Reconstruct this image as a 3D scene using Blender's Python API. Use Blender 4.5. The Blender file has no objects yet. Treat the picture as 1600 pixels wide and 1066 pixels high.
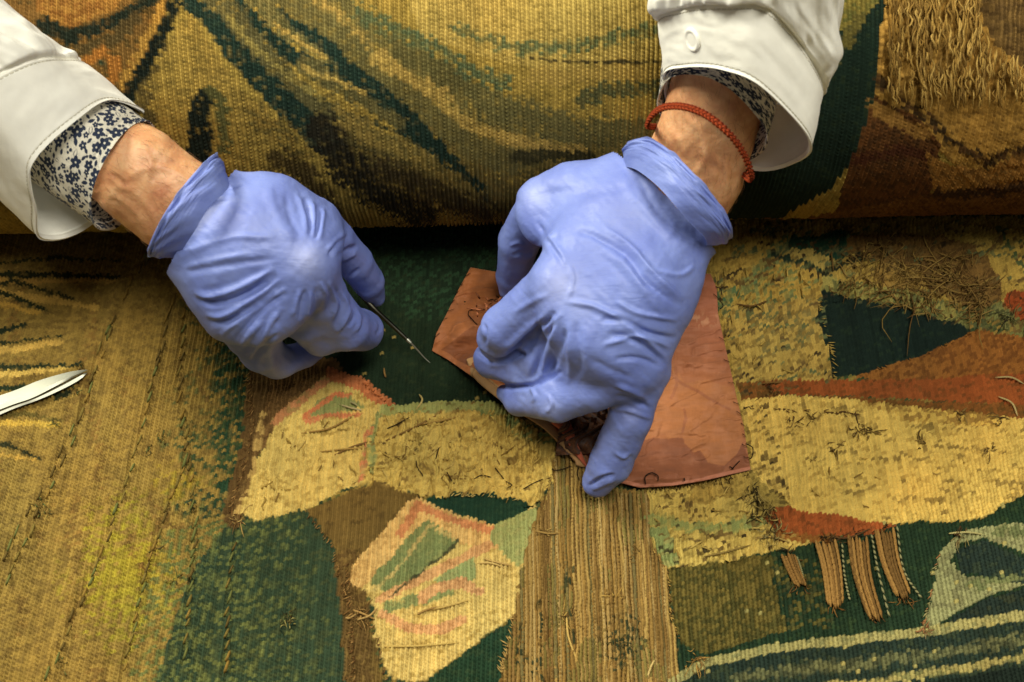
import bpy, math, random
import numpy as np
from mathutils import Vector, Matrix
random.seed(7); rng = np.random.default_rng(7)
SC = bpy.context.scene
C = SC.collection

# ------------------------------------------------------------------ camera, world, lamps
F_PX = 1900.0; PITCH = math.radians(57); DIST = 0.68
CAM = np.array([0.0, -DIST*math.cos(PITCH), DIST*math.sin(PITCH)])
FW = np.array([0.0, math.cos(PITCH), -math.sin(PITCH)])
UP = np.array([0.0, math.sin(PITCH), math.cos(PITCH)])
RT = np.array([1.0, 0.0, 0.0])
cd = bpy.data.cameras.new('camera'); cam = bpy.data.objects.new('camera', cd); C.objects.link(cam)
cd.sensor_width = 36; cd.lens = 36*F_PX/1600; cd.clip_start = 0.01; cd.clip_end = 50
cam.location = CAM; cam.rotation_euler = (math.pi/2-PITCH, 0, 0)
cd.dof.use_dof = True; cd.dof.focus_distance = 0.655; cd.dof.aperture_fstop = 14.0
SC.camera = cam

w = bpy.data.worlds.new('World'); SC.world = w; w.use_nodes = True
bg = w.node_tree.nodes['Background']; bg.inputs[0].default_value = (1.0, .95, .84, 1); bg.inputs[1].default_value = 0.10

def area(name, loc, aim, size, power, col):
    l = bpy.data.lights.new(name, 'AREA'); l.shape = 'RECTANGLE'; l.size = size[0]; l.size_y = size[1]
    l.energy = power; l.color = col
    o = bpy.data.objects.new(name, l); C.objects.link(o); o.location = loc
    d = Vector(aim)-Vector(loc); o.rotation_euler = d.to_track_quat('-Z', 'Y').to_euler()
    return o
area('ceiling_lamp', (-1.05, 0.50, 1.25), (0, 0, 0.03), (0.75, 0.40), 42, (1.0, .97, .84))
area('ceiling_lamp_near', (0.30, -0.30, 1.75), (0, 0.05, 0.1), (0.9, 0.4), 29, (1.0, .96, .86))
SC.view_settings.view_transform = 'Standard'; SC.view_settings.look = 'None'
SC.view_settings.exposure = 0.0; SC.view_settings.gamma = 1.0
SC.cycles.max_bounces = 6
SC.cycles.use_denoising = True

# ------------------------------------------------------------------ maths helpers
def Wz(px, py, z):
    d = FW + RT*((px-800)/F_PX) + UP*((533-py)/F_PX)
    return CAM + d*((z-CAM[2])/d[2])
def Wt(px, py, t):
    d = FW + RT*((px-800)/F_PX) + UP*((533-py)/F_PX)
    return CAM + d*t
def proj(P):
    Q = np.asarray(P)-CAM; dep = Q@FW
    return 800+F_PX*(Q@RT)/dep, 533-F_PX*(Q@UP)/dep, dep
def lin(c):
    c = np.asarray(c, float)/255
    return np.where(c <= .04045, c/12.92, ((c+.055)/1.055)**2.4)
def hash2(i, j, s=0):
    n = (i.astype(np.int64)*374761393 + j.astype(np.int64)*668265263 + s*1274126177) & 0xffffffff
    n = ((n ^ (n >> 13))*1274126177) & 0xffffffff
    n = ((n ^ (n >> 16))*2246822519) & 0xffffffff
    return ((n ^ (n >> 15)) & 0xffffff)/float(0xffffff)
def noise2(x, y, s=0):
    x = np.asarray(x, float); y = np.asarray(y, float)
    i = np.floor(x); j = np.floor(y); fx = x-i; fy = y-j
    fx = fx*fx*(3-2*fx); fy = fy*fy*(3-2*fy); i = i.astype(np.int64); j = j.astype(np.int64)
    a = hash2(i, j, s); b = hash2(i+1, j, s); c = hash2(i, j+1, s); d = hash2(i+1, j+1, s)
    return (a*(1-fx)+b*fx)*(1-fy)+(c*(1-fx)+d*fx)*fy
def fbm(x, y, s=0, o=3):
    t = 0; a = .5; n = 0
    for k in range(o):
        t = t+a*noise2(x*2**k, y*2**k, s+k*17); n += a; a *= .5
    return t/n
def sstep(a, b, x):
    t = np.clip((x-a)/(b-a), 0, 1); return t*t*(3-2*t)
def inpoly(X, Y, pts):
    r = np.zeros(X.shape, bool); n = len(pts); j = n-1
    for i in range(n):
        xi, yi = pts[i]; xj, yj = pts[j]
        if yi != yj:
            r ^= ((yi > Y) != (yj > Y)) & (X < (xj-xi)*(Y-yi)/(yj-yi)+xi)
        j = i
    return r
def dpoly(X, Y, pts):
    """distance to a polyline and the fraction along it"""
    best = np.full(X.shape, 1e9); frac = np.zeros(X.shape)
    P = np.array(pts, float); L = np.r_[0, np.cumsum(np.hypot(*np.diff(P, axis=0).T))]
    for k in range(len(P)-1):
        a = P[k]; ab = P[k+1]-a; q = max(ab@ab, 1e-9)
        t = np.clip(((X-a[0])*ab[0]+(Y-a[1])*ab[1])/q, 0, 1)
        d = np.hypot(X-a[0]-t*ab[0], Y-a[1]-t*ab[1])
        m = d < best; best[m] = d[m]; frac[m] = (L[k]+t[m]*(L[k+1]-L[k]))/L[-1]
    return best, frac
def catmull(P, n, closed=False):
    P = np.array(P, float); m = len(P)
    if closed: u = np.arange(n)/n*m
    else: u = np.linspace(0, m-1-1e-9, n)
    i = np.floor(u).astype(int); f = (u-i)[:, None]
    if closed: g = lambda k: P[(i+k) % m]
    else:
        E = np.vstack([2*P[0]-P[1], P, 2*P[-1]-P[-2]]); g = lambda k: E[np.clip(i+k+1, 0, m+1)]
    a, b, c, d = g(-1), g(0), g(1), g(2)
    return .5*((2*b)+(-a+c)*f+(2*a-5*b+4*c-d)*f*f+(-a+3*b-3*c+d)*f**3)

# ------------------------------------------------------------------ object helpers
def mesh_obj(name, V, Fq, mat=None, parent=None, smooth=True, col=None, attrs=None):
    V = np.asarray(V, np.float32); me = bpy.data.meshes.new(name)
    if isinstance(Fq, np.ndarray):
        k = Fq.shape[1]; me.vertices.add(len(V)); me.vertices.foreach_set('co', V.ravel())
        me.loops.add(Fq.size); me.loops.foreach_set('vertex_index', Fq.astype(np.int32).ravel())
        me.polygons.add(len(Fq)); me.polygons.foreach_set('loop_start', np.arange(0, Fq.size, k, dtype=np.int32))
        me.update(calc_edges=True); me.validate()
    else:
        me.from_pydata([tuple(v) for v in V], [], Fq)
    if smooth: me.polygons.foreach_set('use_smooth', np.ones(len(me.polygons), bool))
    if col is not None:
        a = me.color_attributes.new('yarn', 'FLOAT_COLOR', 'POINT')
        c4 = np.ones((len(V), 4), np.float32); c4[:, :3] = col; a.data.foreach_set('color', c4.ravel())
    me.update()
    o = bpy.data.objects.new(name, me); C.objects.link(o)
    if mat: me.materials.append(mat)
    if parent: o.parent = parent
    return o
def empty(name, loc, label, cat, group=None):
    o = bpy.data.objects.new(name, None); C.objects.link(o); o.location = loc; o.empty_display_size = .02
    o['label'] = label; o['category'] = cat
    if group: o['group'] = group
    return o
def grid_faces(nu, nv, closed_u=False):
    """vertex index = j*nu+i"""
    i = np.arange(nu if closed_u else nu-1); j = np.arange(nv-1)
    I, J = np.meshgrid(i, j); I2 = (I+1) % nu
    return np.stack([J*nu+I, J*nu+I2, (J+1)*nu+I2, (J+1)*nu+I], -1).reshape(-1, 4)
class Tubes:
    def __init__(s): s.V = []; s.F = []; s.Cc = []; s.n = 0
    def add(s, P, r, sides=5, col=(.2, .2, .2), taper=True, flat=1.0):
        P = np.array(P, float); n = len(P); T = np.gradient(P, axis=0); T /= np.linalg.norm(T, axis=1)[:, None]+1e-12
        ref = np.array([0, 0, 1.0]) if abs(T[:, 2]).mean() < .8 else np.array([1.0, 0, 0])
        N = np.cross(T, ref); N /= np.linalg.norm(N, axis=1)[:, None]+1e-12; B = np.cross(N, T)
        rr = np.full(n, r, float) if np.isscalar(r) else np.array(r, float)
        if taper: rr = rr*np.clip(np.minimum(np.arange(n), np.arange(n)[::-1])*.45+.3, 0, 1)
        a = np.arange(sides)/sides*2*math.pi
        ring = P[:, None]+rr[:, None, None]*(np.cos(a)[None, :, None]*N[:, None]+flat*np.sin(a)[None, :, None]*B[:, None])
        s.V.append(ring.reshape(-1, 3)); s.F.append(grid_faces(sides, n, True)+s.n); s.n += n*sides
        s.Cc.append(np.tile(np.asarray(col, float), (n*sides, 1)))
    def build(s, name, mat, parent=None):
        return mesh_obj(name, np.vstack(s.V), np.vstack(s.F), mat, parent, True, np.vstack(s.Cc))

# ------------------------------------------------------------------ materials
def new_mat(name):
    m = bpy.data.materials.new(name); m.use_nodes = True
    return m, m.node_tree.nodes, m.node_tree.links, m.node_tree.nodes['Principled BSDF']
def fabric_mat(name, color=None, rough=.9, bump=.3, scale=1500, dist=.0003, var=.25, sheen=.0, spec=.2, detail=3):
    m, N, L, b = new_mat(name)
    tc = N.new('ShaderNodeTexCoord'); nz = N.new('ShaderNodeTexNoise'); nz.inputs['Scale'].default_value = scale
    nz.inputs['Detail'].default_value = detail; L.new(tc.outputs['Object'], nz.inputs['Vector'])
    mr = N.new('ShaderNodeMapRange'); mr.inputs['To Min'].default_value = 1-var; mr.inputs['To Max'].default_value = 1+var
    mr.inputs['From Min'].default_value = .3; mr.inputs['From Max'].default_value = .7
    L.new(nz.outputs[0], mr.inputs['Value'])
    mul = N.new('ShaderNodeVectorMath'); mul.operation = 'SCALE'
    if color is None:
        at = N.new('ShaderNodeAttribute'); at.attribute_name = 'yarn'; L.new(at.outputs['Color'], mul.inputs[0])
    else: mul.inputs[0].default_value = tuple(lin(color))
    L.new(mr.outputs[0], mul.inputs['Scale']); L.new(mul.outputs[0], b.inputs['Base Color'])
    bp = N.new('ShaderNodeBump'); bp.inputs['Strength'].default_value = bump; bp.inputs['Distance'].default_value = dist
    L.new(nz.outputs[0], bp.inputs['Height']); L.new(bp.outputs[0], b.inputs['Normal'])
    b.inputs['Roughness'].default_value = rough; b.inputs['Specular IOR Level'].default_value = spec
    b.inputs['Sheen Weight'].default_value = sheen
    return m
M_weave = fabric_mat('wool_weave', None, .95, .5, 2600, .0003, .28, 0, .1)
M_thread = fabric_mat('thread', None, .97, .8, 2200, .0004, .35, 0, .04)

def weave_cloth_mat(name, col=None, freq=1400, rough=.8, bump=.25, sheen=.1, var=.06, spec=.2, aniso=False):
    """plain fine cloth: crossing sine threads for relief"""
    m, N, L, b = new_mat(name)
    tc = N.new('ShaderNodeTexCoord'); outs = []
    for ax in ('X', 'Y'):
        wv = N.new('ShaderNodeTexWave'); wv.bands_direction = ax; wv.inputs['Scale'].default_value = freq/ (2*math.pi)
        wv.inputs['Distortion'].default_value = 1.5; L.new(tc.outputs['Object'], wv.inputs['Vector']); outs.append(wv)
    ad = N.new('ShaderNodeMath'); ad.operation = 'ADD'; L.new(outs[0].outputs['Fac'], ad.inputs[0]); L.new(outs[1].outputs['Fac'], ad.inputs[1])
    bp = N.new('ShaderNodeBump'); bp.inputs['Strength'].default_value = bump; bp.inputs['Distance'].default_value = .00012
    L.new(ad.outputs[0], bp.inputs['Height'])
    nz = N.new('ShaderNodeTexNoise'); nz.inputs['Scale'].default_value = 90; nz.inputs['Detail'].default_value = 5
    L.new(tc.outputs['Object'], nz.inputs['Vector'])
    bp2 = N.new('ShaderNodeBump'); bp2.inputs['Strength'].default_value = .35; bp2.inputs['Distance'].default_value = .0012
    L.new(nz.outputs[0], bp2.inputs['Height']); L.new(bp.outputs[0], bp2.inputs['Normal']); L.new(bp2.outputs[0], b.inputs['Normal'])
    mr = N.new('ShaderNodeMapRange'); mr.inputs['To Min'].default_value = 1-var; mr.inputs['To Max'].default_value = 1+var
    mr.inputs['From Min'].default_value = .3; mr.inputs['From Max'].default_value = .7; L.new(nz.outputs[0], mr.inputs['Value'])
    mul = N.new('ShaderNodeVectorMath'); mul.operation = 'SCALE'
    if col is None:
        at = N.new('ShaderNodeAttribute'); at.attribute_name = 'yarn'; L.new(at.outputs['Color'], mul.inputs[0])
    else: mul.inputs[0].default_value = tuple(lin(col))
    L.new(mr.outputs[0], mul.inputs['Scale']); L.new(mul.outputs[0], b.inputs['Base Color'])
    b.inputs['Roughness'].default_value = rough; b.inputs['Sheen Weight'].default_value = sheen
    b.inputs['Specular IOR Level'].default_value = spec
    return m
M_coat = weave_cloth_mat('white_cotton', (240, 238, 224), 5000, .85, .15, .1)
M_print = weave_cloth_mat('printed_cotton', None, 5000, .7, .12, .1, .04)
M_silk = weave_cloth_mat('old_silk', None, 4200, .62, .35, .1, .14, .25)

def glove_mat():
    m, N, L, b = new_mat('nitrile')
    tc = N.new('ShaderNodeTexCoord')
    n1 = N.new('ShaderNodeTexNoise'); n1.inputs['Scale'].default_value = 45; n1.inputs['Detail'].default_value = 4
    n2 = N.new('ShaderNodeTexNoise'); n2.inputs['Scale'].default_value = 900; n2.inputs['Detail'].default_value = 2
    L.new(tc.outputs['Object'], n1.inputs['Vector']); L.new(tc.outputs['Object'], n2.inputs['Vector'])
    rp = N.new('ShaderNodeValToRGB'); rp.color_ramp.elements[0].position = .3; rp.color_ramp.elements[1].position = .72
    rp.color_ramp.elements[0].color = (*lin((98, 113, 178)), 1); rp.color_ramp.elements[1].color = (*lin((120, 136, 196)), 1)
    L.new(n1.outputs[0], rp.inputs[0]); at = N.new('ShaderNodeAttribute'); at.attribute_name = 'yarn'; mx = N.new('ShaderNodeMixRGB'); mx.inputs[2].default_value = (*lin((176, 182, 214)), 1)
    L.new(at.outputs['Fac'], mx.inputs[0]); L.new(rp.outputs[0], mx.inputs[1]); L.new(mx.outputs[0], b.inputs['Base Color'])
    # fine tension wrinkles: sharp ridges of a stretched noise, in two directions
    hs = []
    for rot, scl in (((0, 0, .9), (38, 210, 120)), ((0, 0, -.55), (46, 240, 130))):
        mp = N.new('ShaderNodeMapping'); mp.inputs['Rotation'].default_value = rot; mp.inputs['Scale'].default_value = scl; L.new(tc.outputs['Object'], mp.inputs[0])
        q = N.new('ShaderNodeTexNoise'); q.inputs['Scale'].default_value = 1; q.inputs['Detail'].default_value = 3; q.inputs['Distortion'].default_value = .6; L.new(mp.outputs[0], q.inputs['Vector'])
        a = N.new('ShaderNodeMath'); a.operation = 'SUBTRACT'; a.inputs[1].default_value = .5; L.new(q.outputs[0], a.inputs[0])
        a2 = N.new('ShaderNodeMath'); a2.operation = 'ABSOLUTE'; L.new(a.outputs[0], a2.inputs[0])
        a3 = N.new('ShaderNodeMath'); a3.operation = 'POWER'; a3.inputs[1].default_value = .6; L.new(a2.outputs[0], a3.inputs[0]); hs.append(a3)
    hh = N.new('ShaderNodeMath'); hh.operation = 'ADD'; L.new(hs[0].outputs[0], hh.inputs[0]); L.new(hs[1].outputs[0], hh.inputs[1])
    b0 = N.new('ShaderNodeBump'); b0.inputs['Strength'].default_value = .15; b0.inputs['Distance'].default_value = .0011; L.new(hh.outputs[0], b0.inputs['Height'])
    b1 = N.new('ShaderNodeBump'); b1.inputs['Strength'].default_value = .12; b1.inputs['Distance'].default_value = .0002
    L.new(n2.outputs[0], b1.inputs['Height']); L.new(b0.outputs[0], b1.inputs['Normal'])
    b2 = N.new('ShaderNodeBump'); b2.inputs['Strength'].default_value = .2; b2.inputs['Distance'].default_value = .001
    L.new(n1.outputs[0], b2.inputs['Height']); L.new(b1.outputs[0], b2.inputs['Normal']); L.new(b2.outputs[0], b.inputs['Normal'])
    b.inputs['Roughness'].default_value = .5; b.inputs['Specular IOR Level'].default_value = .4
    b.inputs['Subsurface Weight'].default_value = .15; b.inputs['Subsurface Radius'].default_value = (.4, .5, 1)
    b.inputs['Subsurface Scale'].default_value = .003
    return m
M_glove = glove_mat()
def skin_mat():
    m, N, L, b = new_mat('skin')
    tc = N.new('ShaderNodeTexCoord')
    n1 = N.new('ShaderNodeTexNoise'); n1.inputs['Scale'].default_value = 70; n1.inputs['Detail'].default_value = 6; n1.inputs['Roughness'].default_value = .65
    n2 = N.new('ShaderNodeTexVoronoi'); n2.inputs['Scale'].default_value = 700
    L.new(tc.outputs['Object'], n1.inputs['Vector']); L.new(tc.outputs['Object'], n2.inputs['Vector'])
    rp = N.new('ShaderNodeValToRGB'); e = rp.color_ramp.elements; e[0].position = .3; e[1].position = .7
    e[0].color = (*lin((184, 120, 82)), 1); e[1].color = (*lin((226, 180, 132)), 1)
    x = e.new(.5); x.color = (*lin((211, 155, 107)), 1)
    L.new(n1.outputs[0], rp.inputs[0]); L.new(rp.outputs[0], b.inputs['Base Color'])
    b1 = N.new('ShaderNodeBump'); b1.inputs['Strength'].default_value = .3; b1.inputs['Distance'].default_value = .0003
    L.new(n2.outputs['Distance'], b1.inputs['Height'])
    b2 = N.new('ShaderNodeBump'); b2.inputs['Strength'].default_value = .5; b2.inputs['Distance'].default_value = .0015
    L.new(n1.outputs[0], b2.inputs['Height']); L.new(b1.outputs[0], b2.inputs['Normal']); L.new(b2.outputs[0], b.inputs['Normal'])
    b.inputs['Roughness'].default_value = .5; b.inputs['Subsurface Weight'].default_value = .25
    b.inputs['Subsurface Radius'].default_value = (1, .35, .15); b.inputs['Subsurface Scale'].default_value = .003
    return m
M_skin = skin_mat()
def metal_mat(name, col, rough):
    m, N, L, b = new_mat(name)
    tc = N.new('ShaderNodeTexCoord'); mp = N.new('ShaderNodeMapping'); mp.inputs['Scale'].default_value = (60, 2500, 400)
    nz = N.new('ShaderNodeTexNoise'); nz.inputs['Scale'].default_value = 1; nz.inputs['Detail'].default_value = 3
    L.new(tc.outputs['Object'], mp.inputs[0]); L.new(mp.outputs[0], nz.inputs['Vector'])
    mr = N.new('ShaderNodeMapRange'); mr.inputs['To Min'].default_value = rough-.1; mr.inputs['To Max'].default_value = rough+.12
    L.new(nz.outputs[0], mr.inputs['Value']); L.new(mr.outputs[0], b.inputs['Roughness'])
    b.inputs['Base Color'].default_value = (*lin(col), 1); b.inputs['Metallic'].default_value = 1
    return m
M_steel = metal_mat('brushed_steel', (176, 176, 158), .5)
M_dark_steel = metal_mat('dark_steel', (80, 78, 66), .3)

# ------------------------------------------------------------------ painted yarn colours of the two cloths
class Canvas:
    def __init__(s, X, Y, I, J, seed, base):
        s.X = X; s.Y = Y; s.I = I; s.J = J; s.seed = seed
        s.col = np.tile(lin(base), (len(X), 1)); s.along = np.full(len(X), .8); s.amp = np.ones(len(X)); s.mess = np.zeros(len(X)); s.lift = np.zeros(len(X))
        k = (hash2(J, J*0, seed+6)*4).astype(int); s.r1 = .4*hash2((I+k)//3, J, seed)+.6*hash2(I, J, seed+7); s.r2 = hash2(I, J, seed+5)
        s.Xn = X+(noise2(X/9, Y/9, seed+1)-.5)*4; s.Yn = Y+(noise2(X/9, Y/9, seed+2)-.5)*3.5
    def put(s, m, c, c2=None, mix=.25, soft=None, along=None, amp=None, mess=None, lift=None):
        """m boolean or 0..1 weight; soft edges come out as scattered beads, as in hatching"""
        w_ = None
        if m.dtype != bool:
            w_ = sstep(0, 1, (m-s.r2)*1.9+.5)*(m > .02); m = w_ > .02; w_ = w_[m][:, None]
        cc = np.tile(lin(c), (m.sum(), 1))
        if c2 is not None:
            q = sstep(mix+.15, mix-.1, s.r1[m])[:, None]*.75; cc = cc*(1-q)+lin(c2)*q
        s.col[m] = cc if w_ is None else s.col[m]*(1-w_)+cc*w_
        for k, v in (('along', along), ('amp', amp), ('mess', mess), ('lift', lift)):
            if v is not None: getattr(s, k)[m] = v
        return m
    def poly(s, pts, c, c2=None, mix=.25, **k): return s.put(inpoly(s.Xn, s.Yn, pts), c, c2, mix, **k)
    def stroke(s, pts, wd, c, c2=None, mix=.25, soft=0, t0=1, t1=1, **k):
        d, f = dpoly(s.Xn, s.Yn, pts); ww = wd/2*((1-f)*t0+f*t1)
        if soft: m = np.clip((ww+soft-d)/(2*soft), 0, 1)
        else: m = d < ww
        return s.put(m, c, c2, mix, **k)
    def blob(s, x, y, rx, ry, c, w=1.0, **k):
        d = np.hypot((s.X-x)/rx, (s.Y-y)/ry); return s.put(np.clip(1.3-d, 0, 1)*w, c, **k)
    def finish(s, amt=.17):
        b = 1+amt*(s.r1-.5)*2; rib = 1+.10*(hash2(s.I, s.I*0, s.seed+9)-.5)*2
        lo = .86+.28*fbm(s.X/60, s.Y/60, s.seed+3); hue = (fbm(s.X/110, s.Y/110, s.seed+4)-.5)*.14
        L_ = (s.col@np.array([.3, .59, .11]))[:, None]; s.col = (L_+(s.col-L_)*(.95-.15*sstep(0, .012, s.col[:, 1:2]-s.col[:, 0:1])))*np.array([.93, .905, .755])*(1-np.array([-.04, .04, .20])*sstep(0, .012, s.col[:, 1:2]-s.col[:, 0:1]))
        s.col = s.col*(b*rib*lo)[:, None]*np.stack([1+hue, np.ones_like(hue), 1-hue], 1)

YEL = (192, 166, 92); YEL2 = (166, 136, 66); TEAL = (30, 48, 40); GRN = (52, 78, 52); BRN = (98, 72, 38)
def paint_flat(cv):
    X, Y = cv.Xn, cv.Yn
    # left field, ochre to olive green
    g = sstep(250, 400, X+.12*(Y-700)+90*(fbm(X/60, Y/25, 71)-.5))
    cv.put(np.ones(len(X), bool), (138, 114, 54), (118, 96, 48), .4)
    cv.put(np.clip(.9-np.hypot((X-215)/150, (Y-900)/170), 0, 1)*1.2, (146, 134, 38), (128, 114, 40), .35)
    cv.put(np.clip(.8-np.hypot((X-290)/90, (Y-760)/60), 0, 1), (150, 128, 40))
    cv.put(.70*g, (88, 94, 46), (108, 102, 46), .4); cv.put(.55*g, (48, 70, 46)); cv.put(.30*g*(Y > 760), (36, 58, 48))
    cv.put(.5*sstep(.55, .75, fbm(X/30, Y/120, 5))*(X < 420), (124, 96, 46), (104, 82, 42), .5)
    cv.put((sstep(330, 350, X)*sstep(400, 385, X)*(Y > 480)*(Y < 800))*.75, (30, 64, 48), (70, 90, 50), .3)
    # far left feather strokes
    for p, c, wd in [([(-60, 416), (60, 408), (190, 411)], (60, 62, 34), 5),
                     ([(-60, 428), (80, 434), (190, 436)], (40, 46, 28), 8), ([(-60, 438), (60, 444), (180, 443)], (176, 140, 66), 7),
                     ([(-60, 470), (20, 440), (150, 486)], (44, 50, 30), 7), ([(-60, 452), (60, 470), (152, 484)], (184, 150, 72), 14),
                     ([(-60, 455), (10, 462), (74, 490)], (38, 48, 30), 9), ([(-60, 478), (10, 480), (60, 492)], (178, 142, 60), 10),
                     ([(-60, 524), (0, 520), (45, 508)], (30, 44, 32), 10), ([(-60, 556), (30, 548), (100, 532)], (190, 156, 76), 12),
                     ([(-60, 543), (30, 536), (98, 526)], (40, 48, 30), 6), ([(-60, 575), (50, 576), (130, 570)], (40, 52, 36), 9),
                     ([(-60, 588), (30, 586), (105, 577)], (196, 166, 84), 9), ([(-60, 612), (40, 609), (60, 606)], (34, 50, 36), 10),
                     ([(90, 618), (115, 612)], (40, 50, 34), 9),
                     ([(-60, 652), (40, 650), (100, 658)], (96, 84, 40), 8), ([(-60, 664), (30, 664), (96, 664)], (178, 148, 60), 10),
                     ([(-60, 690), (10, 698), (62, 720)], (46, 48, 30), 9), ([(-60, 712), (10, 716), (56, 722)], (176, 140, 60), 6)]:
        cv.stroke(p, wd, c, soft=2, t0=1.3, t1=.5)
    # dark ground under the hands
    cv.poly([(330, 350), (1130, 350), (1110, 420), (1120, 760), (850, 700), (790, 638), (605, 636), (555, 598), (520, 575), (392, 575), (345, 520), (300, 430)], (26, 46, 34), (44, 62, 42), .22, amp=.7)
    cv.put((inpoly(X, Y, [(470, 340), (790, 340), (780, 520), (640, 500), (560, 420)]))*.3*1.0, (36, 70, 50))
    cv.put(inpoly(X, Y, [(520, 520), (800, 500), (800, 640), (600, 640)])*(hash2(cv.I, cv.J, 55) > .985), (150, 130, 70))
    # brown wedge & border
    cv.poly([(392, 572), (525, 560), (545, 590), (470, 640), (430, 675), (402, 725), (385, 700)], (108, 80, 44), (88, 64, 36), .3, mess=.5)
    cv.poly([(370, 815), (480, 795), (520, 850), (548, 960), (552, 1080), (240, 1080), (300, 900), (350, 830)], (42, 64, 50), (66, 80, 52), .3)
    cv.put(inpoly(X, Y, [(250, 830), (470, 800), (545, 1080), (200, 1080)])*np.clip(.34+.25*(fbm(X/30, Y/10, 21)-.5), 0, 1)*sstep(560, 330, X), (92, 104, 54))
    cv.stroke([(402, 600), (398, 660), (388, 720), (368, 790), (366, 812)], 30, (88, 66, 36), (120, 94, 52), .3, mess=.6, lift=.0008)
    cv.stroke([(412, 650), (402, 715), (384, 780), (372, 806)], 9, (170, 140, 80), (90, 60, 34), .3, mess=.4)
    # left lobe
    A = [(520, 588), (560, 598), (606, 634), (578, 690), (566, 758), (540, 766), (480, 796), (402, 816), (378, 802), (402, 730), (432, 668), (470, 625)]
    cv.poly(A, YEL, YEL2, .22, mess=.5, lift=.0006)
    cv.stroke([(432, 662), (475, 625), (520, 590)], 13, (176, 120, 78), (150, 130, 76), .35, lift=.0006)
    cv.stroke([(520, 588), (562, 600), (606, 634)], 20, (180, 108, 66), (164, 96, 58), .3, lift=.0006)
    cv.poly([(500, 625), (535, 612), (570, 640), (520, 650), (478, 655)], (124, 134, 78), (150, 150, 90), .3)
    cv.stroke([(478, 655), (522, 618), (545, 622)], 9, (190, 112, 72), soft=1)
    cv.stroke([(480, 662), (520, 652), (560, 650)], 7, (186, 116, 76), soft=1)
    cv.stroke([(600, 640), (578, 690), (566, 750)], 12, (182, 118, 78), (160, 140, 86), .35, soft=1)
    # repaired rectangle
    B = [(606, 634), (760, 630), (795, 642), (850, 668), (872, 700), (862, 762), (832, 795), (760, 777), (690, 777), (620, 768), (566, 760), (578, 690)]
    cv.poly(B, (188, 160, 82), (164, 134, 62), .3, mess=1.25, lift=.0012)
    cv.stroke([(600, 642), (760, 636), (800, 648)], 16, (140, 148, 84), (160, 158, 92), .4, mess=.4, lift=.0008)
    cv.stroke([(590, 655), (580, 740)], 10, (136, 146, 86), soft=3, mess=.5)
    cv.put(inpoly(X, Y, [(740, 640), (850, 668), (870, 700), (830, 700)])*.45, (112, 130, 76))
    # brown triangle + vertical brown strip
    cv.poly([(480, 797), (560, 764), (600, 760), (662, 778), (640, 802), (575, 868), (566, 905), (566, 960), (590, 1010), (602, 1080), (548, 1080), (546, 960), (520, 850)], (104, 82, 40), (88, 68, 34), .2, along=.25, amp=1.15)
    cv.stroke([(545, 880), (556, 960), (562, 1080)], 44, (92, 70, 36), (124, 98, 50), .3, along=.9, mess=.5)
    # dark green leaf
    cv.poly([(664, 779), (700, 774), (760, 776), (812, 782), (838, 792), (802, 815), (765, 832), (700, 806)], (22, 56, 46), (36, 70, 54), .3)
    # second lobe
    cv.poly([(562, 905), (655, 785), (780, 825), (838, 792), (846, 812), (816, 880), (806, 962), (722, 1022), (662, 1066), (612, 1062), (588, 1010), (585, 950)], (190, 164, 96), YEL2, .2, mess=.25, lift=.0006)
    cv.stroke([(566, 898), (612, 850), (655, 800), (710, 825), (770, 842)], 40, (196, 158, 96), (180, 140, 80), .3, lift=.0006)
    cv.stroke([(628, 836), (656, 790), (700, 812), (776, 834)], 12, (184, 122, 78), (170, 110, 68), .3, lift=.0006)
    cv.poly([(668, 812), (716, 846), (690, 870), (612, 932), (582, 915), (590, 895)], (104, 118, 72), (132, 140, 84), .35)
    cv.stroke([(596, 938), (660, 905), (768, 852)], 15, (188, 142, 94), (176, 128, 80), .3)
    cv.poly([(680, 906), (742, 872), (748, 905), (716, 916), (690, 915)], (128, 144, 92), (150, 156, 100), .3)
    cv.stroke([(606, 952), (650, 940), (700, 925)], 16, (118, 130, 80), soft=2)
    cv.stroke([(660, 938), (684, 918), (724, 912), (748, 926)], 16, (188, 144, 98), (176, 128, 84), .3)
    cv.stroke([(598, 962), (640, 985), (690, 984), (722, 968)], 16, (188, 142, 96), (176, 126, 80), .3)
    cv.stroke([(586, 925), (640, 868), (672, 822), (716, 848)], 5, (172, 150, 92), soft=1)
    cv.stroke([(716, 846), (690, 872), (612, 932)], 4, (70, 70, 46), soft=1)
    cv.poly([(770, 822), (838, 796), (842, 815), (812, 890), (800, 880), (770, 850)], (134, 144, 88), (160, 156, 96), .35, mess=.5)
    cv.poly([(658, 1070), (806, 964), (802, 1000), (782, 1090), (640, 1090)], (26, 58, 44), (46, 74, 52), .3)
    # brown cords (bare warps laid over the loss)
    W_ = [(868, 700), (905, 716), (960, 765), (1012, 768), (1016, 850), (1044, 890), (1046, 960), (1060, 1000), (1090, 1045), (1075, 1090), (776, 1090), (800, 985), (816, 880), (842, 800), (862, 760)]
    m = cv.poly(W_, (156, 118, 52), along=.45, amp=1.15, mess=.3, lift=.0005)
    rib = hash2(cv.I[m], cv.I[m]*0+3, 77); k = fbm(cv.I[m]*.31, Y[m]/60, 31)
    cc = np.where((rib < .3)[:, None], lin((116, 90, 46)), np.where((rib > .72)[:, None], lin((152, 126, 70)), lin((134, 106, 54))))
    cc = np.where((k > .62)[:, None], lin((112, 100, 52)), cc)
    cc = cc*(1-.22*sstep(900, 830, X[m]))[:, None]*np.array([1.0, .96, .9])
    cv.col[m] = cc
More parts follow.
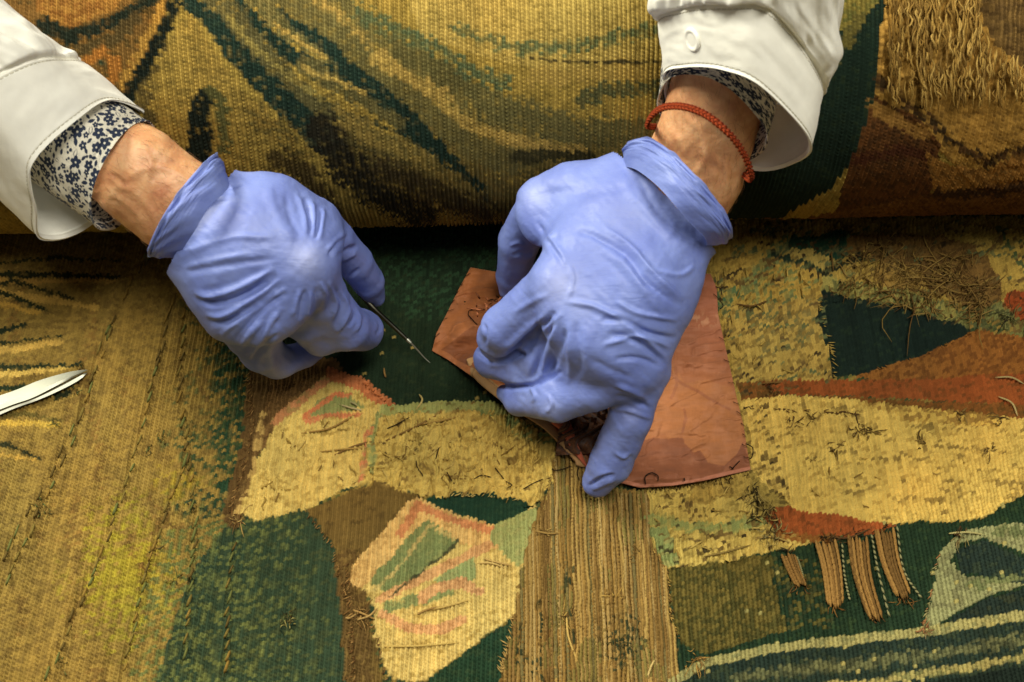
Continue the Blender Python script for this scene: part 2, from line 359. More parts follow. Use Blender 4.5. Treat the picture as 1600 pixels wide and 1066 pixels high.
    for x, y, rx, ry in [(812, 1030, 7, 45), (845, 1010, 6, 60), (893, 990, 5, 35), (972, 1005, 34, 42), (888, 905, 14, 22), (830, 1060, 10, 40)]:
        cv.blob(x, y, rx, ry, (44, 52, 34), .75, mess=.8)
    # pale wedge below the silk
    cv.poly([(1012, 770), (960, 745), (1100, 740), (1172, 730), (1200, 795), (1215, 830), (1272, 852), (1210, 872), (1120, 880), (1042, 892), (1016, 850)], (180, 156, 80), (150, 128, 62), .25, mess=.8, lift=.0004)
    cv.stroke([(1015, 815), (1060, 822), (1120, 830), (1200, 815)], 18, (124, 136, 76), (160, 150, 84), .4, soft=4, mess=.4)
    cv.poly([(1014, 830), (1040, 825), (1062, 880), (1040, 892)], (120, 136, 80), (150, 148, 86), .3)
    # right fields
    cv.poly([(1090, 340), (1680, 340), (1680, 480), (1280, 470), (1300, 600), (1150, 620), (1100, 500)], (160, 134, 62), (134, 108, 50), .28, mess=.9)
    cv.poly([(1130, 480), (1276, 462), (1300, 594), (1150, 600)], (164, 138, 68), (126, 102, 50), .35, mess=.6, along=.5)
    cv.put(inpoly(X, Y, [(1180, 480), (1270, 470), (1270, 540), (1190, 560)])*.35, (112, 100, 58))
    cv.poly([(1100, 600), (1160, 600), (1190, 640), (1190, 780), (1080, 790)], (162, 136, 66), (120, 98, 48), .3, mess=.7)
    cv.stroke([(1120, 480), (1180, 440), (1210, 395), (1260, 372)], 20, (72, 104, 72), (140, 130, 70), .45, soft=9)
    cv.put(inpoly(X, Y, [(1150, 440), (1230, 400), (1290, 430), (1250, 470), (1170, 480)])*.35, (110, 122, 72))
    cv.poly([(1240, 372), (1330, 360), (1324, 405), (1300, 415), (1262, 400), (1225, 395)], (26, 66, 54), (46, 84, 62), .3)
    cv.poly([(1222, 392), (1262, 388), (1310, 410), (1302, 424), (1270, 420)], (162, 142, 74), mess=.6)
    cv.stroke([(1208, 398), (1250, 412), (1290, 428), (1340, 410)], 9, (30, 52, 44), soft=3)
    cv.stroke([(1290, 425), (1340, 408), (1400, 400), (1440, 430)], 10, (40, 42, 28), soft=4)
    cv.poly([(1320, 372), (1440, 366), (1520, 384), (1562, 440), (1565, 475), (1530, 490), (1470, 462), (1420, 440), (1360, 400), (1322, 400)], (112, 84, 42), (88, 64, 34), .35, mess=1.0, lift=.0006)
    cv.poly([(1372, 412), (1430, 418), (1450, 450), (1400, 460), (1362, 440)], (146, 116, 56), mess=.9)
    cv.poly([(1290, 430), (1370, 450), (1450, 462), (1520, 500), (1500, 520), (1430, 490), (1350, 470), (1286, 458)], (142, 132, 70), (84, 96, 58), .4, mess=1.0)
    cv.poly([(1480, 360), (1690, 360), (1690, 470), (1590, 450), (1560, 400)], (168, 142, 66), (130, 110, 54), .25, mess=.4)
    cv.stroke([(1560, 360), (1600, 420), (1660, 450)], 6, (70, 90, 56), soft=3)
    cv.poly([(1575, 460), (1690, 440), (1690, 520), (1580, 500), (1566, 480)], (140, 66, 30), (110, 60, 30), .3)
    cv.stroke([(1505, 500), (1560, 490), (1600, 520), (1680, 530)], 26, (110, 112, 62), (60, 66, 40), .4, soft=5, mess=1)
    cv.poly([(1286, 455), (1350, 470), (1400, 478), (1450, 492), (1522, 520), (1440, 560), (1342, 586), (1302, 592), (1296, 550), (1274, 500)], (20, 38, 38), (34, 56, 46), .2, amp=.7)
    cv.poly([(1335, 588), (1440, 556), (1525, 518), (1690, 540), (1690, 600), (1380, 600)], (134, 86, 36), (108, 66, 30), .4, mess=.2)
    cv.poly([(1192, 596), (1340, 594), (1690, 584), (1690, 640), (1560, 632), (1400, 622), (1195, 618)], (136, 72, 32), (112, 68, 32), .28, amp=.8)
    cv.poly([(1150, 600), (1200, 600), (1214, 620), (1340, 622), (1560, 632), (1690, 640), (1690, 670), (1560, 655), (1440, 645), (1335, 628), (1160, 628)], (118, 74, 32), (96, 70, 32), .35)
    D = [(1158, 628), (1240, 620), (1330, 626), (1430, 644), (1560, 652), (1690, 668), (1690, 752), (1600, 776), (1530, 812), (1430, 818), (1330, 820), (1222, 800), (1178, 765), (1172, 690)]
    cv.poly(D, (196, 166, 84), (172, 140, 66), .2, mess=.45, lift=.0006)
    cv.put(inpoly(X, Y, D)*.55*sstep(.58, .72, fbm(X/22, Y/9, 44)), (136, 112, 56))
    cv.poly([(1350, 628), (1560, 650), (1560, 668), (1440, 662), (1360, 640)], (188, 156, 74), (134, 100, 48), .45, mess=.9)
    cv.poly([(1172, 735), (1240, 800), (1215, 830), (1180, 800)], (150, 128, 62), (94, 78, 40), .4, mess=1.3)
    rr_ = inpoly(X, Y, [(1090, 340), (1690, 340), (1690, 520), (1520, 520), (1290, 460), (1300, 600), (1150, 620), (1100, 500)])
    cv.put(rr_*.6*sstep(.58, .72, fbm(X/26, Y/13, 81)), (100, 80, 44)); cv.put(rr_*.5*sstep(.60, .74, fbm(X/34, Y/10, 82)), (88, 100, 66)); cv.put(rr_*.35*sstep(.62, .74, fbm(X/18, Y/8, 83)), (60, 48, 30))
    rr_ = inpoly(X, Y, [(1010, 765), (1172, 735), (1172, 620), (1200, 620), (1240, 810), (1210, 870), (1042, 892)]); cv.put(rr_*.5*sstep(.57, .70, fbm(X/20, Y/9, 84)), (104, 84, 44)); cv.put(rr_*.3*sstep(.62, .74, fbm(X/12, Y/7, 85)), (52, 44, 28))
    rr_ = inpoly(X, Y, B); cv.put(rr_*.4*sstep(.56, .70, fbm(X/14, Y/8, 86)), (132, 106, 54)); cv.put(rr_*.2*sstep(.64, .74, fbm(X/9, Y/6, 87)), (84, 66, 36))
    # lower right dark ground
    cv.poly([(1042, 892), (1120, 880), (1270, 852), (1330, 838), (1420, 818), (1530, 812), (1600, 776), (1690, 752), (1690, 1100), (1060, 1100), (1060, 1010)], (26, 50, 36), (44, 70, 44), .25)
    cv.poly([(1040, 892), (1120, 880), (1202, 868), (1214, 940), (1232, 985), (1100, 1022), (1062, 1004)], (96, 84, 38), (62, 62, 30), .45, along=.9, amp=1.2)
    cv.put(inpoly(X, Y, [(1202, 868), (1290, 880), (1300, 985), (1230, 985)])*.35, (84, 78, 36))
    cv.poly([(1196, 814), (1226, 796), (1300, 806), (1402, 822), (1360, 838), (1290, 842), (1216, 836)], (146, 76, 34), (120, 68, 32), .3)
    cv.stroke([(1216, 838), (1270, 844), (1300, 846)], 12, (130, 84, 36), soft=3)
    # pale sail shapes
    PB = (132, 132, 92)
    cv.poly([(1440, 992), (1456, 930), (1470, 862), (1508, 826), (1600, 820), (1690, 820), (1690, 880), (1600, 868), (1536, 842), (1500, 850), (1486, 880), (1512, 904), (1560, 912), (1690, 900), (1690, 930), (1600, 918), (1540, 936), (1490, 962)], PB, (108, 114, 84), .35, lift=.0005)
    cv.poly([(1494, 862), (1536, 846), (1600, 876), (1690, 890), (1690, 912), (1600, 918), (1530, 902), (1502, 896)], (30, 48, 48), (52, 70, 58), .3)
    cv.stroke([(1560, 832), (1690, 846)], 16, (96, 108, 70), soft=4)
    cv.stroke([(1520, 920), (1600, 905), (1690, 905)], 14, (100, 112, 72), soft=6)
    cv.poly([(1450, 992), (1490, 965), (1540, 940), (1600, 922), (1690, 930), (1690, 962), (1600, 962)], (28, 44, 44), (50, 60, 46), .25)
    cv.poly([(1050, 1070), (1100, 1034), (1200, 1014), (1400, 990), (1690, 950), (1690, 1100), (1030, 1100)], (30, 48, 46), (54, 70, 52), .28)
    cv.stroke([(1046, 1072), (1100, 1036), (1200, 1016), (1400, 992), (1690, 950)], 15, (146, 138, 88), (120, 120, 80), .3)
    cv.stroke([(1150, 1062), (1300, 1042), (1450, 1025), (1690, 985)], 18, (90, 96, 66), (50, 60, 48), .4, soft=6)
    cv.stroke([(1240, 1080), (1450, 1056), (1600, 1028), (1690, 1015)], 13, (146, 134, 80), (110, 110, 68), .4, soft=3)
    cv.poly([(1400, 1080), (1600, 1042), (1690, 1030), (1690, 1100)], (24, 38, 36))
    cv.put(inpoly(X, Y, [(1200, 850), (1690, 760), (1690, 1090), (1060, 1090)])*(hash2(cv.I, cv.J, 56) > .988), (150, 140, 84))
    cv.finish()

def paint_roll(cv):
    X, Y = cv.Xn, cv.Yn
    cv.put(np.ones(len(X), bool), (152, 128, 58), (132, 112, 50), .3)
    OL = (92, 84, 48); TD = (26, 50, 48); HL = (176, 142, 64)
    GO = (100, 92, 54); GD = (74, 74, 48); LI = (170, 142, 72)
    def B_(p, wd, c, c2=None, mix=.3, soft=4, **k): cv.stroke(p, wd, c, c2, mix, soft=soft, **k)
    cv.poly([(560, -200), (1300, -200), (1300, 100), (1040, 130), (800, 100), (660, 60)], (168, 144, 74), (150, 128, 62), .3)
    B_([(640, 150), (800, 235), (960, 250), (1060, 230)], 90, (122, 106, 56), (96, 90, 52), .4, 18)
    B_([(840, 120), (960, 112), (1040, 115)], 26, (160, 134, 66), soft=10)
    B_([(500, 190), (620, 260), (760, 310), (900, 330), (1010, 330)], 70, (84, 76, 44), (110, 94, 50), .35, 16)
    B_([(480, -60), (514, 0), (574, 46), (628, 85), (699, 132)], 38, GO, (118, 108, 60), .4, 7)
    B_([(628, 78), (664, 96), (728, 137), (779, 169), (855, 191), (919, 207), (1000, 205)], 46, (92, 86, 50), (114, 104, 60), .4, 10)
    B_([(560, 20), (616, 48), (680, 73), (743, 112), (790, 130)], 20, (78, 94, 66), (110, 108, 62), .4, 9)
    B_([(712, 48), (759, 64), (823, 77), (887, 73), (967, 57), (1030, 45)], 15, (88, 100, 66), (124, 112, 62), .4, 8)
    B_([(830, 91), (983, 99), (1037, 96)], 3.5, (70, 62, 38), soft=2)
    B_([(909, 153), (951, 140), (1037, 137)], 20, (80, 82, 52), (104, 96, 56), .4, 8)
    B_([(460, -60), (496, 0), (538, 43), (585, 82), (628, 114), (699, 153)], 24, (158, 132, 68), (126, 112, 60), .4, 6)
    B_([(410, -60), (450, 0), (520, 53), (592, 118), (663, 178), (730, 226), (791, 252)], 44, GO, (120, 108, 60), .35, 7)
    B_([(590, 92), (664, 134), (696, 166), (743, 198), (823, 220), (912, 236)], 17, LI, (140, 118, 60), .3, 5)
    B_([(640, 200), (700, 240), (760, 285), (840, 310)], 34, (104, 92, 50), (130, 108, 56), .4, 9)
    B_([(395, -40), (428, 21), (471, 50), (514, 78), (542, 107), (592, 143), (632, 183), (673, 228), (712, 271), (743, 300)], 29, TD, (40, 66, 60), .3, 3, t0=.8, t1=1.3)
    B_([(345, -50), (371, 0), (392, 28), (428, 64), (464, 93), (506, 107), (531, 121), (574, 153), (620, 185), (663, 221), (699, 249)], 25, TD, (40, 66, 60), .3, 3, t0=.9, t1=1.2)
    B_([(405, 0), (449, 50), (480, 72), (512, 94)], 30, (116, 106, 62), (88, 86, 52), .4, 5, t0=1.1, t1=.3)
    B_([(430, 38), (470, 66), (506, 88)], 6, LI, soft=3)
    B_([(480, 105), (520, 125), (574, 160), (624, 194)], 38, (98, 90, 54), (88, 84, 50), .4, 5, t0=.8, t1=.5)
    B_([(478, 108), (530, 124), (570, 146)], 8, (164, 138, 70), soft=4)
    B_([(510, 160), (560, 184), (628, 208)], 8, (50, 56, 40), soft=3)
    B_([(520, 176), (592, 216), (648, 238), (700, 275), (740, 305)], 30, (134, 114, 58), (104, 94, 52), .4, 7)
    B_([(300, -50), (330, 0), (384, 60), (430, 110), (480, 155), (515, 180)], 50, (90, 84, 52), (84, 80, 50), .4, 6, t0=1.1, t1=.7)
    B_([(352, 20), (400, 75), (450, 118), (500, 150)], 7, (136, 122, 66), soft=5)
    B_([(262, -60), (296, 0), (342, 43), (367, 78), (400, 118), (442, 157), (478, 192), (514, 224)], 28, TD, (40, 64, 56), .25, 3, t0=.8, t1=1.5)
    B_([(505, 200), (535, 250), (580, 290), (660, 330)], 50, (36, 34, 26), (58, 50, 32), .3, 9)
    B_([(600, 262), (680, 300), (760, 330)], 36, (58, 50, 32), (90, 76, 44), .35, 10)
    B_([(807, 244), (860, 240), (919, 243)], 20, (62, 58, 36), soft=5)
    cv.poly([(215, 120), (300, 20), (330, 70), (380, 140), (440, 200), (470, 280), (380, 290), (300, 240), (230, 200)], (150, 124, 56), (124, 104, 48), .35)
    cv.stroke([(250, 60), (220, 130), (230, 190)], 26, (92, 78, 42), soft=8)
    cv.stroke([(322, 150), (312, 170), (312, 250)], 32, (24, 32, 28), soft=4, t0=.9, t1=1.2)
    cv.stroke([(330, 140), (348, 160), (350, 230)], 16, (84, 82, 46), soft=5)
    cv.stroke([(400, 180), (450, 210), (500, 300)], 26, (128, 104, 46), (88, 80, 44), .45, soft=12)
    cv.stroke([(440, 250), (470, 262), (520, 330)], 30, (76, 62, 32), soft=10)
    # far left
    cv.poly([(-100, -200), (300, -200), (262, 0), (215, 110), (190, 180), (60, 260), (-100, 260)], (112, 82, 38), (84, 68, 34), .3)
    cv.poly([(50, -60), (240, -60), (180, 20), (110, 50), (60, 20)], (150, 108, 46), (130, 84, 34), .4)
    cv.stroke([(70, 40), (110, 62), (180, 38), (240, 0), (270, -40)], 22, (28, 38, 32), (60, 54, 32), .2, soft=3)
    cv.stroke([(120, 85), (180, 62), (215, 30)], 18, (78, 64, 36), soft=4)
    cv.stroke([(280, -60), (255, 20), (225, 80), (195, 130)], 20, (160, 120, 50), (136, 92, 38), .3, soft=3)
    cv.stroke([(135, 98), (160, 84), (185, 98), (180, 120)], 17, (154, 100, 38), soft=4)
    cv.blob(163, 100, 9, 7, (48, 64, 48), .9)
    cv.stroke([(290, -60), (270, 25), (240, 80), (205, 140), (190, 200)], 19, (22, 30, 26), (50, 50, 32), .2, soft=3)
    # right
    cv.poly([(1100, -200), (1420, -200), (1385, 10), (1380, 80), (1374, 160), (1340, 240), (1290, 300), (1180, 360), (1080, 330)], (20, 40, 36), (36, 56, 42), .22, amp=.8)
    cv.poly([(1100, -200), (1430, -200), (1378, 0), (1330, 40), (1280, 70), (1200, 80)], (112, 100, 44), (80, 84, 42), .35)
    cv.stroke([(1345, 30), (1320, 70), (1290, 110)], 16, (92, 84, 40), soft=5)
    cv.stroke([(1296, 60), (1280, 100)], 12, (88, 82, 40), soft=4)
    cv.poly([(1386, 0), (1400, -200), (1700, -200), (1700, 300), (1520, 290), (1440, 200), (1370, 150), (1374, 60)], (160, 122, 54), (136, 102, 46), .35, along=.35, amp=1.3, mess=.4)
    m = inpoly(X, Y, [(1376, 40), (1400, -40), (1540, -40), (1550, 80), (1600, 130), (1600, 160), (1500, 150), (1380, 120)])
    cv.mess[m] = 1.1; cv.col[m] *= 1.08
    cv.poly([(1530, -200), (1700, -200), (1700, 120), (1600, 108), (1550, 70), (1534, 20)], (104, 80, 42), (82, 62, 34), .4, along=.4)
    cv.stroke([(1376, 130), (1430, 170), (1480, 215), (1540, 250), (1600, 230), (1690, 200)], 13, (56, 42, 24), (90, 62, 32), .4, soft=6)
    cv.poly([(1368, 150), (1430, 180), (1470, 225), (1450, 320), (1300, 350), (1330, 250)], (92, 58, 28), (66, 44, 24), .4)
    cv.stroke([(1370, 165), (1400, 190), (1440, 205)], 20, (140, 102, 46), soft=6)
    cv.stroke([(1340, 250), (1400, 235), (1450, 240)], 16, (70, 38, 22), soft=6)
    cv.poly([(1445, 235), (1480, 255), (1540, 262), (1600, 235), (1700, 210), (1700, 300), (1560, 300), (1460, 310)], (148, 104, 46), (110, 78, 36), .35)
    cv.poly([(1200, 345), (1460, 300), (1700, 262), (1700, 400), (1200, 400)], (112, 76, 36), (84, 54, 28), .35)
    cv.stroke([(1460, 300), (1560, 296), (1700, 270)], 12, (62, 42, 24), soft=4)
    cv.finish()

# ------------------------------------------------------------------ woven sheets
RP, BP = .00215, .0019          # rib pitch, bead pitch
def weave_relief(cv, fa, fb):
    across = np.sin(np.pi*fa)**.9; alongp = np.sin(np.pi*fb)**.8
    al = cv.along; rh = 1+.5*(hash2(cv.I, cv.I*0, 201)-.5); bh = 1+.55*al*(hash2(cv.I, cv.J, 202)-.5)
    return .0021*cv.amp*rh*bh*across*(1-.88*al+.88*al*alongp)
def macro(X, Y, mess, seed):
    h = .0016*(fbm(X/70, Y/70, seed)-.5)+mess*(.0040*(fbm(X/15, Y/12, seed+3)-.5)+.0012*(noise2(X/5, Y/5, seed+8)-.5))
    return h

def fold(px, py):
    # the design simply runs on past the edge of the picture, wandering a little
    a = np.where(px > 1640, 1640-.35*(px-1640), np.where(px < -30, -30-.5*(px+30), px)); b = np.where(py > 1078, 1078-.45*(py-1078), py)
    return np.clip(a, -60, 1680), np.clip(b, 335, 1085)
def build_flat(parent):
    x0, x1, y0, y1 = -.37, .37, -.235, .125
    nr = int((x1-x0)/RP); nb = int((y1-y0)/BP)
    nu, nv = nr*3+1, nb*3+1
    iu, jv = np.meshgrid(np.arange(nu), np.arange(nv)); iu = iu.ravel(); jv = jv.ravel()
    I = np.minimum(iu//3, nr-1); fa = (iu-I*3)/3
    b = jv/3+.5*(I % 2); J = np.floor(b).astype(int); fb = b-J
    x = x0+iu*RP/3; y = y0+jv*BP/3
    # bead centres decide colour
    xc = x0+(I+.5)*RP; yc = y0+(J+.5-.5*(I % 2))*BP
    px, py, _ = proj(np.stack([xc*.8+x*.2, yc*.3+y*.7, np.zeros_like(xc)], 1))
    px, py = fold(px, py); cv = Canvas(px, py, I, J, 11, (150, 113, 48)); paint_flat(cv); cv.amp = cv.amp*1.25
    X, Y, _ = proj(np.stack([x, y, np.zeros_like(x)], 1))
    fbn = np.where(fb == 0, 0, fb)
    z = weave_relief(cv, fa, fb)+macro(X, Y, cv.mess, 33)+cv.lift
    # slit seams on the left
    dx = .0013*(fbm(x*38, y*30, 61)-.5)+.0036*cv.mess*(noise2(x*200, y*160, 62)-.5)
    dy = .0030*(fbm(x*30, y*36, 63)-.5)+.0036*cv.mess*(noise2(x*170, y*190, 64)-.5)
    for sm in SEAMS:
        d, f = dpoly(X, Y, sm); z -= .0009*np.exp(-(d/4)**2); z += .0006*np.exp(-((d-9)/6)**2)
    V = np.stack([x+dx, y+dy, z], 1)
    o = mesh_obj('woven_ground', V, grid_faces(nu, nv), M_weave, parent, False, cv.col)
    return o
SEAMS = [[(70, 1066), (130, 930), (190, 780), (230, 640), (262, 500), (300, 400)],
         [(190, 1066), (225, 900), (262, 790), (300, 700)],
         [(285, 1040), (300, 900), (305, 800), (292, 700), (280, 590), (290, 480), (310, 400)],
         [(350, 1066), (360, 900), (372, 820)],
         [(0, 930), (60, 800), (120, 680), (150, 560), (200, 450), (230, 400)],
         [(0, 880), (70, 760), (130, 640), (170, 520)]]
tap = empty('tapestry', (0, 0, 0), 'old worn tapestry lying flat with ochre, dark green and pale yellow woven areas', 'tapestry')
build_flat(tap)
# plain margins continuing outside the frame
def margins(parent):
    V = []; Fc = []; n = 0; cs = []
    for (a, b, c, d) in [(-.75, .75, -.62, -.2345), (-.75, -.3695, -.2345, .42), (.3675, .75, -.2345, .42), (-.3695, .3675, .1235, .42)]:
        nu = int((b-a)/.0030); nv = int((d-c)/.0030)
        xx, yy = np.meshgrid(np.linspace(a, b, nu), np.linspace(c, d, nv)); xx = xx.ravel(); yy = yy.ravel()
        zz = .0008*fbm(xx*40, yy*40, 91)+.0003*np.sin(xx*2900)
        V.append(np.stack([xx, yy, zz-.0003], 1)); Fc.append(grid_faces(nu, nv)+n); n += nu*nv
        pxm, pym, _ = proj(np.stack([xx, np.clip(yy, -.40, .12), np.zeros_like(xx)], 1)); pxm, pym = fold(pxm, pym)
        ii = np.floor(xx/RP).astype(int); jj = np.floor(yy/BP).astype(int); cm = Canvas(pxm, pym, ii, jj, 11, (150, 113, 48)); paint_flat(cm); cs.append(cm.col)
    mesh_obj('woven_margin', np.vstack(V), np.vstack(Fc), M_weave, parent, True, np.vstack(cs))
margins(tap)

# ------------------------------------------------------------------ the roll
RR = .09; RY = .0858+.4807*RR
def build_roll():
    t = empty('rolled_tapestry', (0, RY, 0), 'thick roll of tapestry with flowing teal and gold drapery bands, behind both hands', 'tapestry roll')
    x0, x1 = -.38, .38; th0, th1 = math.radians(-62), math.radians(102)   # elevation on the near side
    nr = int((x1-x0)/.0022); nb = int(RR*(th1-th0)/BP); nu, nv = nr*3+1, nb*3+1
    iu, jv = np.meshgrid(np.arange(nu), np.arange(nv)); iu = iu.ravel(); jv = jv.ravel()
    I = np.minimum(iu//3, nr-1); fa = (iu-I*3)/3; b = jv/3+.5*(I % 2); J = np.floor(b).astype(int); fb = b-J
    def pos(xx, th, r):
        y = -r*np.cos(th); z = r*np.sin(th)
        a = math.radians(1.5); X = xx*math.cos(a)-y*math.sin(a); Yy = xx*math.sin(a)+y*math.cos(a)
        return np.stack([X, RY+Yy, RR+z], 1)
    xc = x0+(I+.5)*.0022*.8+iu*.0022/3*.2; thc = .3*(th0+(J+.5-.5*(I % 2))*BP/RR)+.7*(th0+jv*BP/3/RR); xc = x0+.8*(I+.5)*.0022+.2*iu*.0022/3
    thv = np.clip(thc, math.radians(-36), math.radians(75))
    px, py, _ = proj(pos(xc, thv, np.full(len(xc), RR)))
    py = py-(thc-thv)*200
    cv = Canvas(px, py, I, J, 23, (150, 125, 60)); paint_roll(cv); cv.along = cv.along*.62
    x = x0+iu*.0022/3; th = th0+jv*BP/3/RR
    X = x*3000+800; Y = -th*270+300
    dr = weave_relief(cv, fa, fb)*1.0+macro(X, Y, cv.mess, 133)+.0022*(fbm(x*9, th*1.6, 140)-.5)
    dx = .0016*(fbm(x*30, th*3, 141)-.5)+.0026*cv.mess*(noise2(x*150, th*14, 142)-.5)
    dt = (.0032*(fbm(x*34, th*3, 143)-.5)+.002*cv.mess*(noise2(x*150, th*14, 144)-.5))/RR
    V = pos(x+dx, th+dt, RR+dr); V[:, 1] -= RY
    mesh_obj('woven_surface', V, grid_faces(nu, nv)[:, ::-1].copy(), M_weave, t, False, cv.col)
    # rest of the turn, never in view from the front
    nu, nv = 120, 90; a2 = np.linspace(th1-.02, th0+2*math.pi+.02, nv); xx, tt = np.meshgrid(np.linspace(x0, x1, nu), a2); xx = xx.ravel(); tt = tt.ravel()
    V = pos(xx, tt, np.full(len(xx), RR-.0004)); V[:, 1] -= RY
    k = fbm(xx*14, tt*2.5, 150)[:, None]; cc = np.where(k > .5, lin((150, 125, 60)), lin((50, 64, 46)))
    mesh_obj('woven_back', V, grid_faces(nu, nv)[:, ::-1].copy(), M_weave, t, True, cc)
    for s, nm in ((-1, 'l'), (1, 'r')):     # rolled ends beyond the frame: a spiral of layers
        V = []; Fc = []; n = 0; tb = Tubes()
        for k in range(14):
            r = RR-.003-k*.006; a = np.linspace(0, 2*math.pi, 60); P = pos(np.full(60, s*.381), a, np.full(60, r)); P[:, 1] -= RY
            tb.add(P, .0033, 6, lin((128, 104, 56)), taper=False)
        tb.build('rolled_end', M_thread, t)
    return t
roll = build_roll()
# table under everything
def box(name, lo, hi, mat, parent=None, bev=.002):
    import bmesh
    bm = bmesh.new(); bmesh.ops.create_cube(bm, size=1)
    for v in bm.verts: v.co = Vector([(lo[i]+hi[i])/2+v.co[i]*(hi[i]-lo[i]) for i in range(3)])
    bmesh.ops.bevel(bm, geom=bm.edges[:], offset=bev, segments=2, affect='EDGES')
    me = bpy.data.meshes.new(name); bm.to_mesh(me); bm.free(); o = bpy.data.objects.new(name, me); C.objects.link(o)
    me.materials.append(mat); o.parent = parent; return o
M_table = fabric_mat('table_felt', (70, 66, 58), .9, .3, 400, .0003, .15)
tb = box('table_top', (-1.0, -.75, -.035), (1.0, .6, -.004), M_table); tb['kind'] = 'structure'

# ------------------------------------------------------------------ surface from a distance field
def surface_nets(f, org, h):
    nx, ny, nz = f.shape; ins = f < 0
    cnt = np.zeros((nx-1, ny-1, nz-1), np.int8); acc = np.zeros((nx-1, ny-1, nz-1, 3), np.float32)
    c = [(a, b, d) for a in (0, 1) for b in (0, 1) for d in (0, 1)]
    sl = lambda o: (slice(o[0], nx-1+o[0]), slice(o[1], ny-1+o[1]), slice(o[2], nz-1+o[2]))
    for p in c:
        for ax in range(3):
            if p[ax] == 1: continue
            q = list(p); q[ax] = 1; q = tuple(q)
            m = ins[sl(p)] != ins[sl(q)]
            fp = f[sl(p)][m]; fq = f[sl(q)][m]; t = fp/(fp-fq)
            pt = np.tile(np.array(p, np.float32), (len(t), 1)); pt[:, ax] += t
            acc[m] += pt; cnt[m] += 1
    act = cnt > 0; idx = -np.ones(act.shape, np.int64); idx[act] = np.arange(act.sum())
    cell = np.argwhere(act); V = (cell+acc[act]/cnt[act][:, None])*h+np.asarray(org)
    Fs = []
    for ax in range(3):
        o = [1, 1, 1]; o[ax] = 0
        a0 = [slice(1, n-1) for n in f.shape]; a0[ax] = slice(0, f.shape[ax]-1)
        a1 = list(a0); a1[ax] = slice(1, f.shape[ax])
        A = ins[tuple(a0)]; B = ins[tuple(a1)]
        u, v = [k for k in range(3) if k != ax]
        for flip, m in ((0, A & ~B), (1, ~A & B)):
            g = np.argwhere(m)
            if not len(g): continue
            for k in range(3):
                if k != ax: g[:, k] += 1
            def cid(du, dv):
                q = g.copy(); q[:, u] -= du; q[:, v] -= dv; return idx[q[:, 0], q[:, 1], q[:, 2]]
            quad = np.stack([cid(1, 1), cid(0, 1), cid(0, 0), cid(1, 0)], 1)
            if (ax == 1) != bool(flip): quad = quad[:, ::-1]
            Fs.append(quad)
    return V, np.vstack(Fs)
def smooth_mesh(V, Fq, it, lam=.5):
    E = np.vstack([Fq[:, [0, 1]], Fq[:, [1, 2]], Fq[:, [2, 3]], Fq[:, [3, 0]]]); E = np.vstack([E, E[:, ::-1]])
    n = np.bincount(E[:, 0], minlength=len(V)).astype(float)[:, None]; n[n == 0] = 1
    for k in range(it):
        S = np.stack([np.bincount(E[:, 0], V[E[:, 1], a], minlength=len(V)) for a in range(3)], 1)/n
        V = V+lam*(S-V)
    return V
def vnormals(V, Fq):
    a, b, c, d = (V[Fq[:, k]] for k in range(4)); fn = np.cross(c-a, d-b)
    N = np.stack([sum(np.bincount(Fq[:, k], fn[:, x], minlength=len(V)) for k in range(4)) for x in range(3)], 1)
    return N/(np.linalg.norm(N, axis=1)[:, None]+1e-15)
def smin(a, b, k):
    h = np.clip(.5+.5*(b-a)/k, 0, 1); return b*(1-h)+a*h-k*h*(1-h)

def J3(px, py, z, rpx):
    P = Wz(px, py, z) if z < .3 else Wt(px, py, z); dep = (P-CAM)@FW; return np.append(P, rpx*dep/F_PX)
def hand_field(groups, h, extra_pad=.02):
    """groups: list of (k, [chains]) ; chain = list of (px, py, z, r_px); returns verts, faces"""
    pts = np.array([J3(*j) for k, kin, ch in groups for c in ch for j in c])
    lo = pts[:, :3].min(0)-pts[:, 3].max()-.008; hi = pts[:, :3].max(0)+pts[:, 3].max()+.008
    n = np.ceil((hi-lo)/h).astype(int)+1
    gx, gy, gz = np.meshgrid(*[lo[a]+np.arange(n[a])*h for a in range(3)], indexing='ij', sparse=True)
    total = None
    for k, kin, ch in groups:
        g = None
        for c in ch:
            d = None
            js = [J3(*j) for j in c]
            for a, b in zip(js[:-1], js[1:]):
                ab = b[:3]-a[:3]; L = ab@ab
                t = np.clip(((gx-a[0])*ab[0]+(gy-a[1])*ab[1]+(gz-a[2])*ab[2])/L, 0, 1).astype(np.float32)
                dd = np.sqrt((gx-a[0]-t*ab[0])**2+(gy-a[1]-t*ab[1])**2+(gz-a[2]-t*ab[2])**2)-(a[3]+t*(b[3]-a[3]))
                d = dd if d is None else smin(d, dd, .002)
            g = d if g is None else smin(g, d, kin)
        total = g if total is None else smin(total, g, k)
    V, Fq = surface_nets(total.astype(np.float32), lo, h)
    return V, Fq
def creases(V, N, list_, vis=True):
    """real folds pressed into or raised from the surface; only where the surface faces the viewer side"""
    X, Y, dep = proj(V); toC = CAM-V; toC /= np.linalg.norm(toC, axis=1)[:, None]
    f = np.clip((N*toC).sum(1)*2.2, 0, 1); off = np.zeros(len(V))
    for pts, wd, amp in list_:
        P = catmull(pts, max(8, 6*len(pts))) if len(pts) > 2 else np.array(pts, float)
        d, fr = dpoly(X, Y, P.tolist()); tap = np.clip(np.minimum(fr, 1-fr)*5, 0, 1)**.7
        side = 1.0
        g = np.exp(-(d/wd)**2); g2 = np.exp(-(d/(wd*2.3))**2)
        off += amp*.00125*tap*(1.5*g-.5*g2)
    return V+N*(off*f)[:, None]

person = empty('person', (0, .1, .3), 'person leaning in over the roll in white coat, working with both hands in blue gloves', 'person')

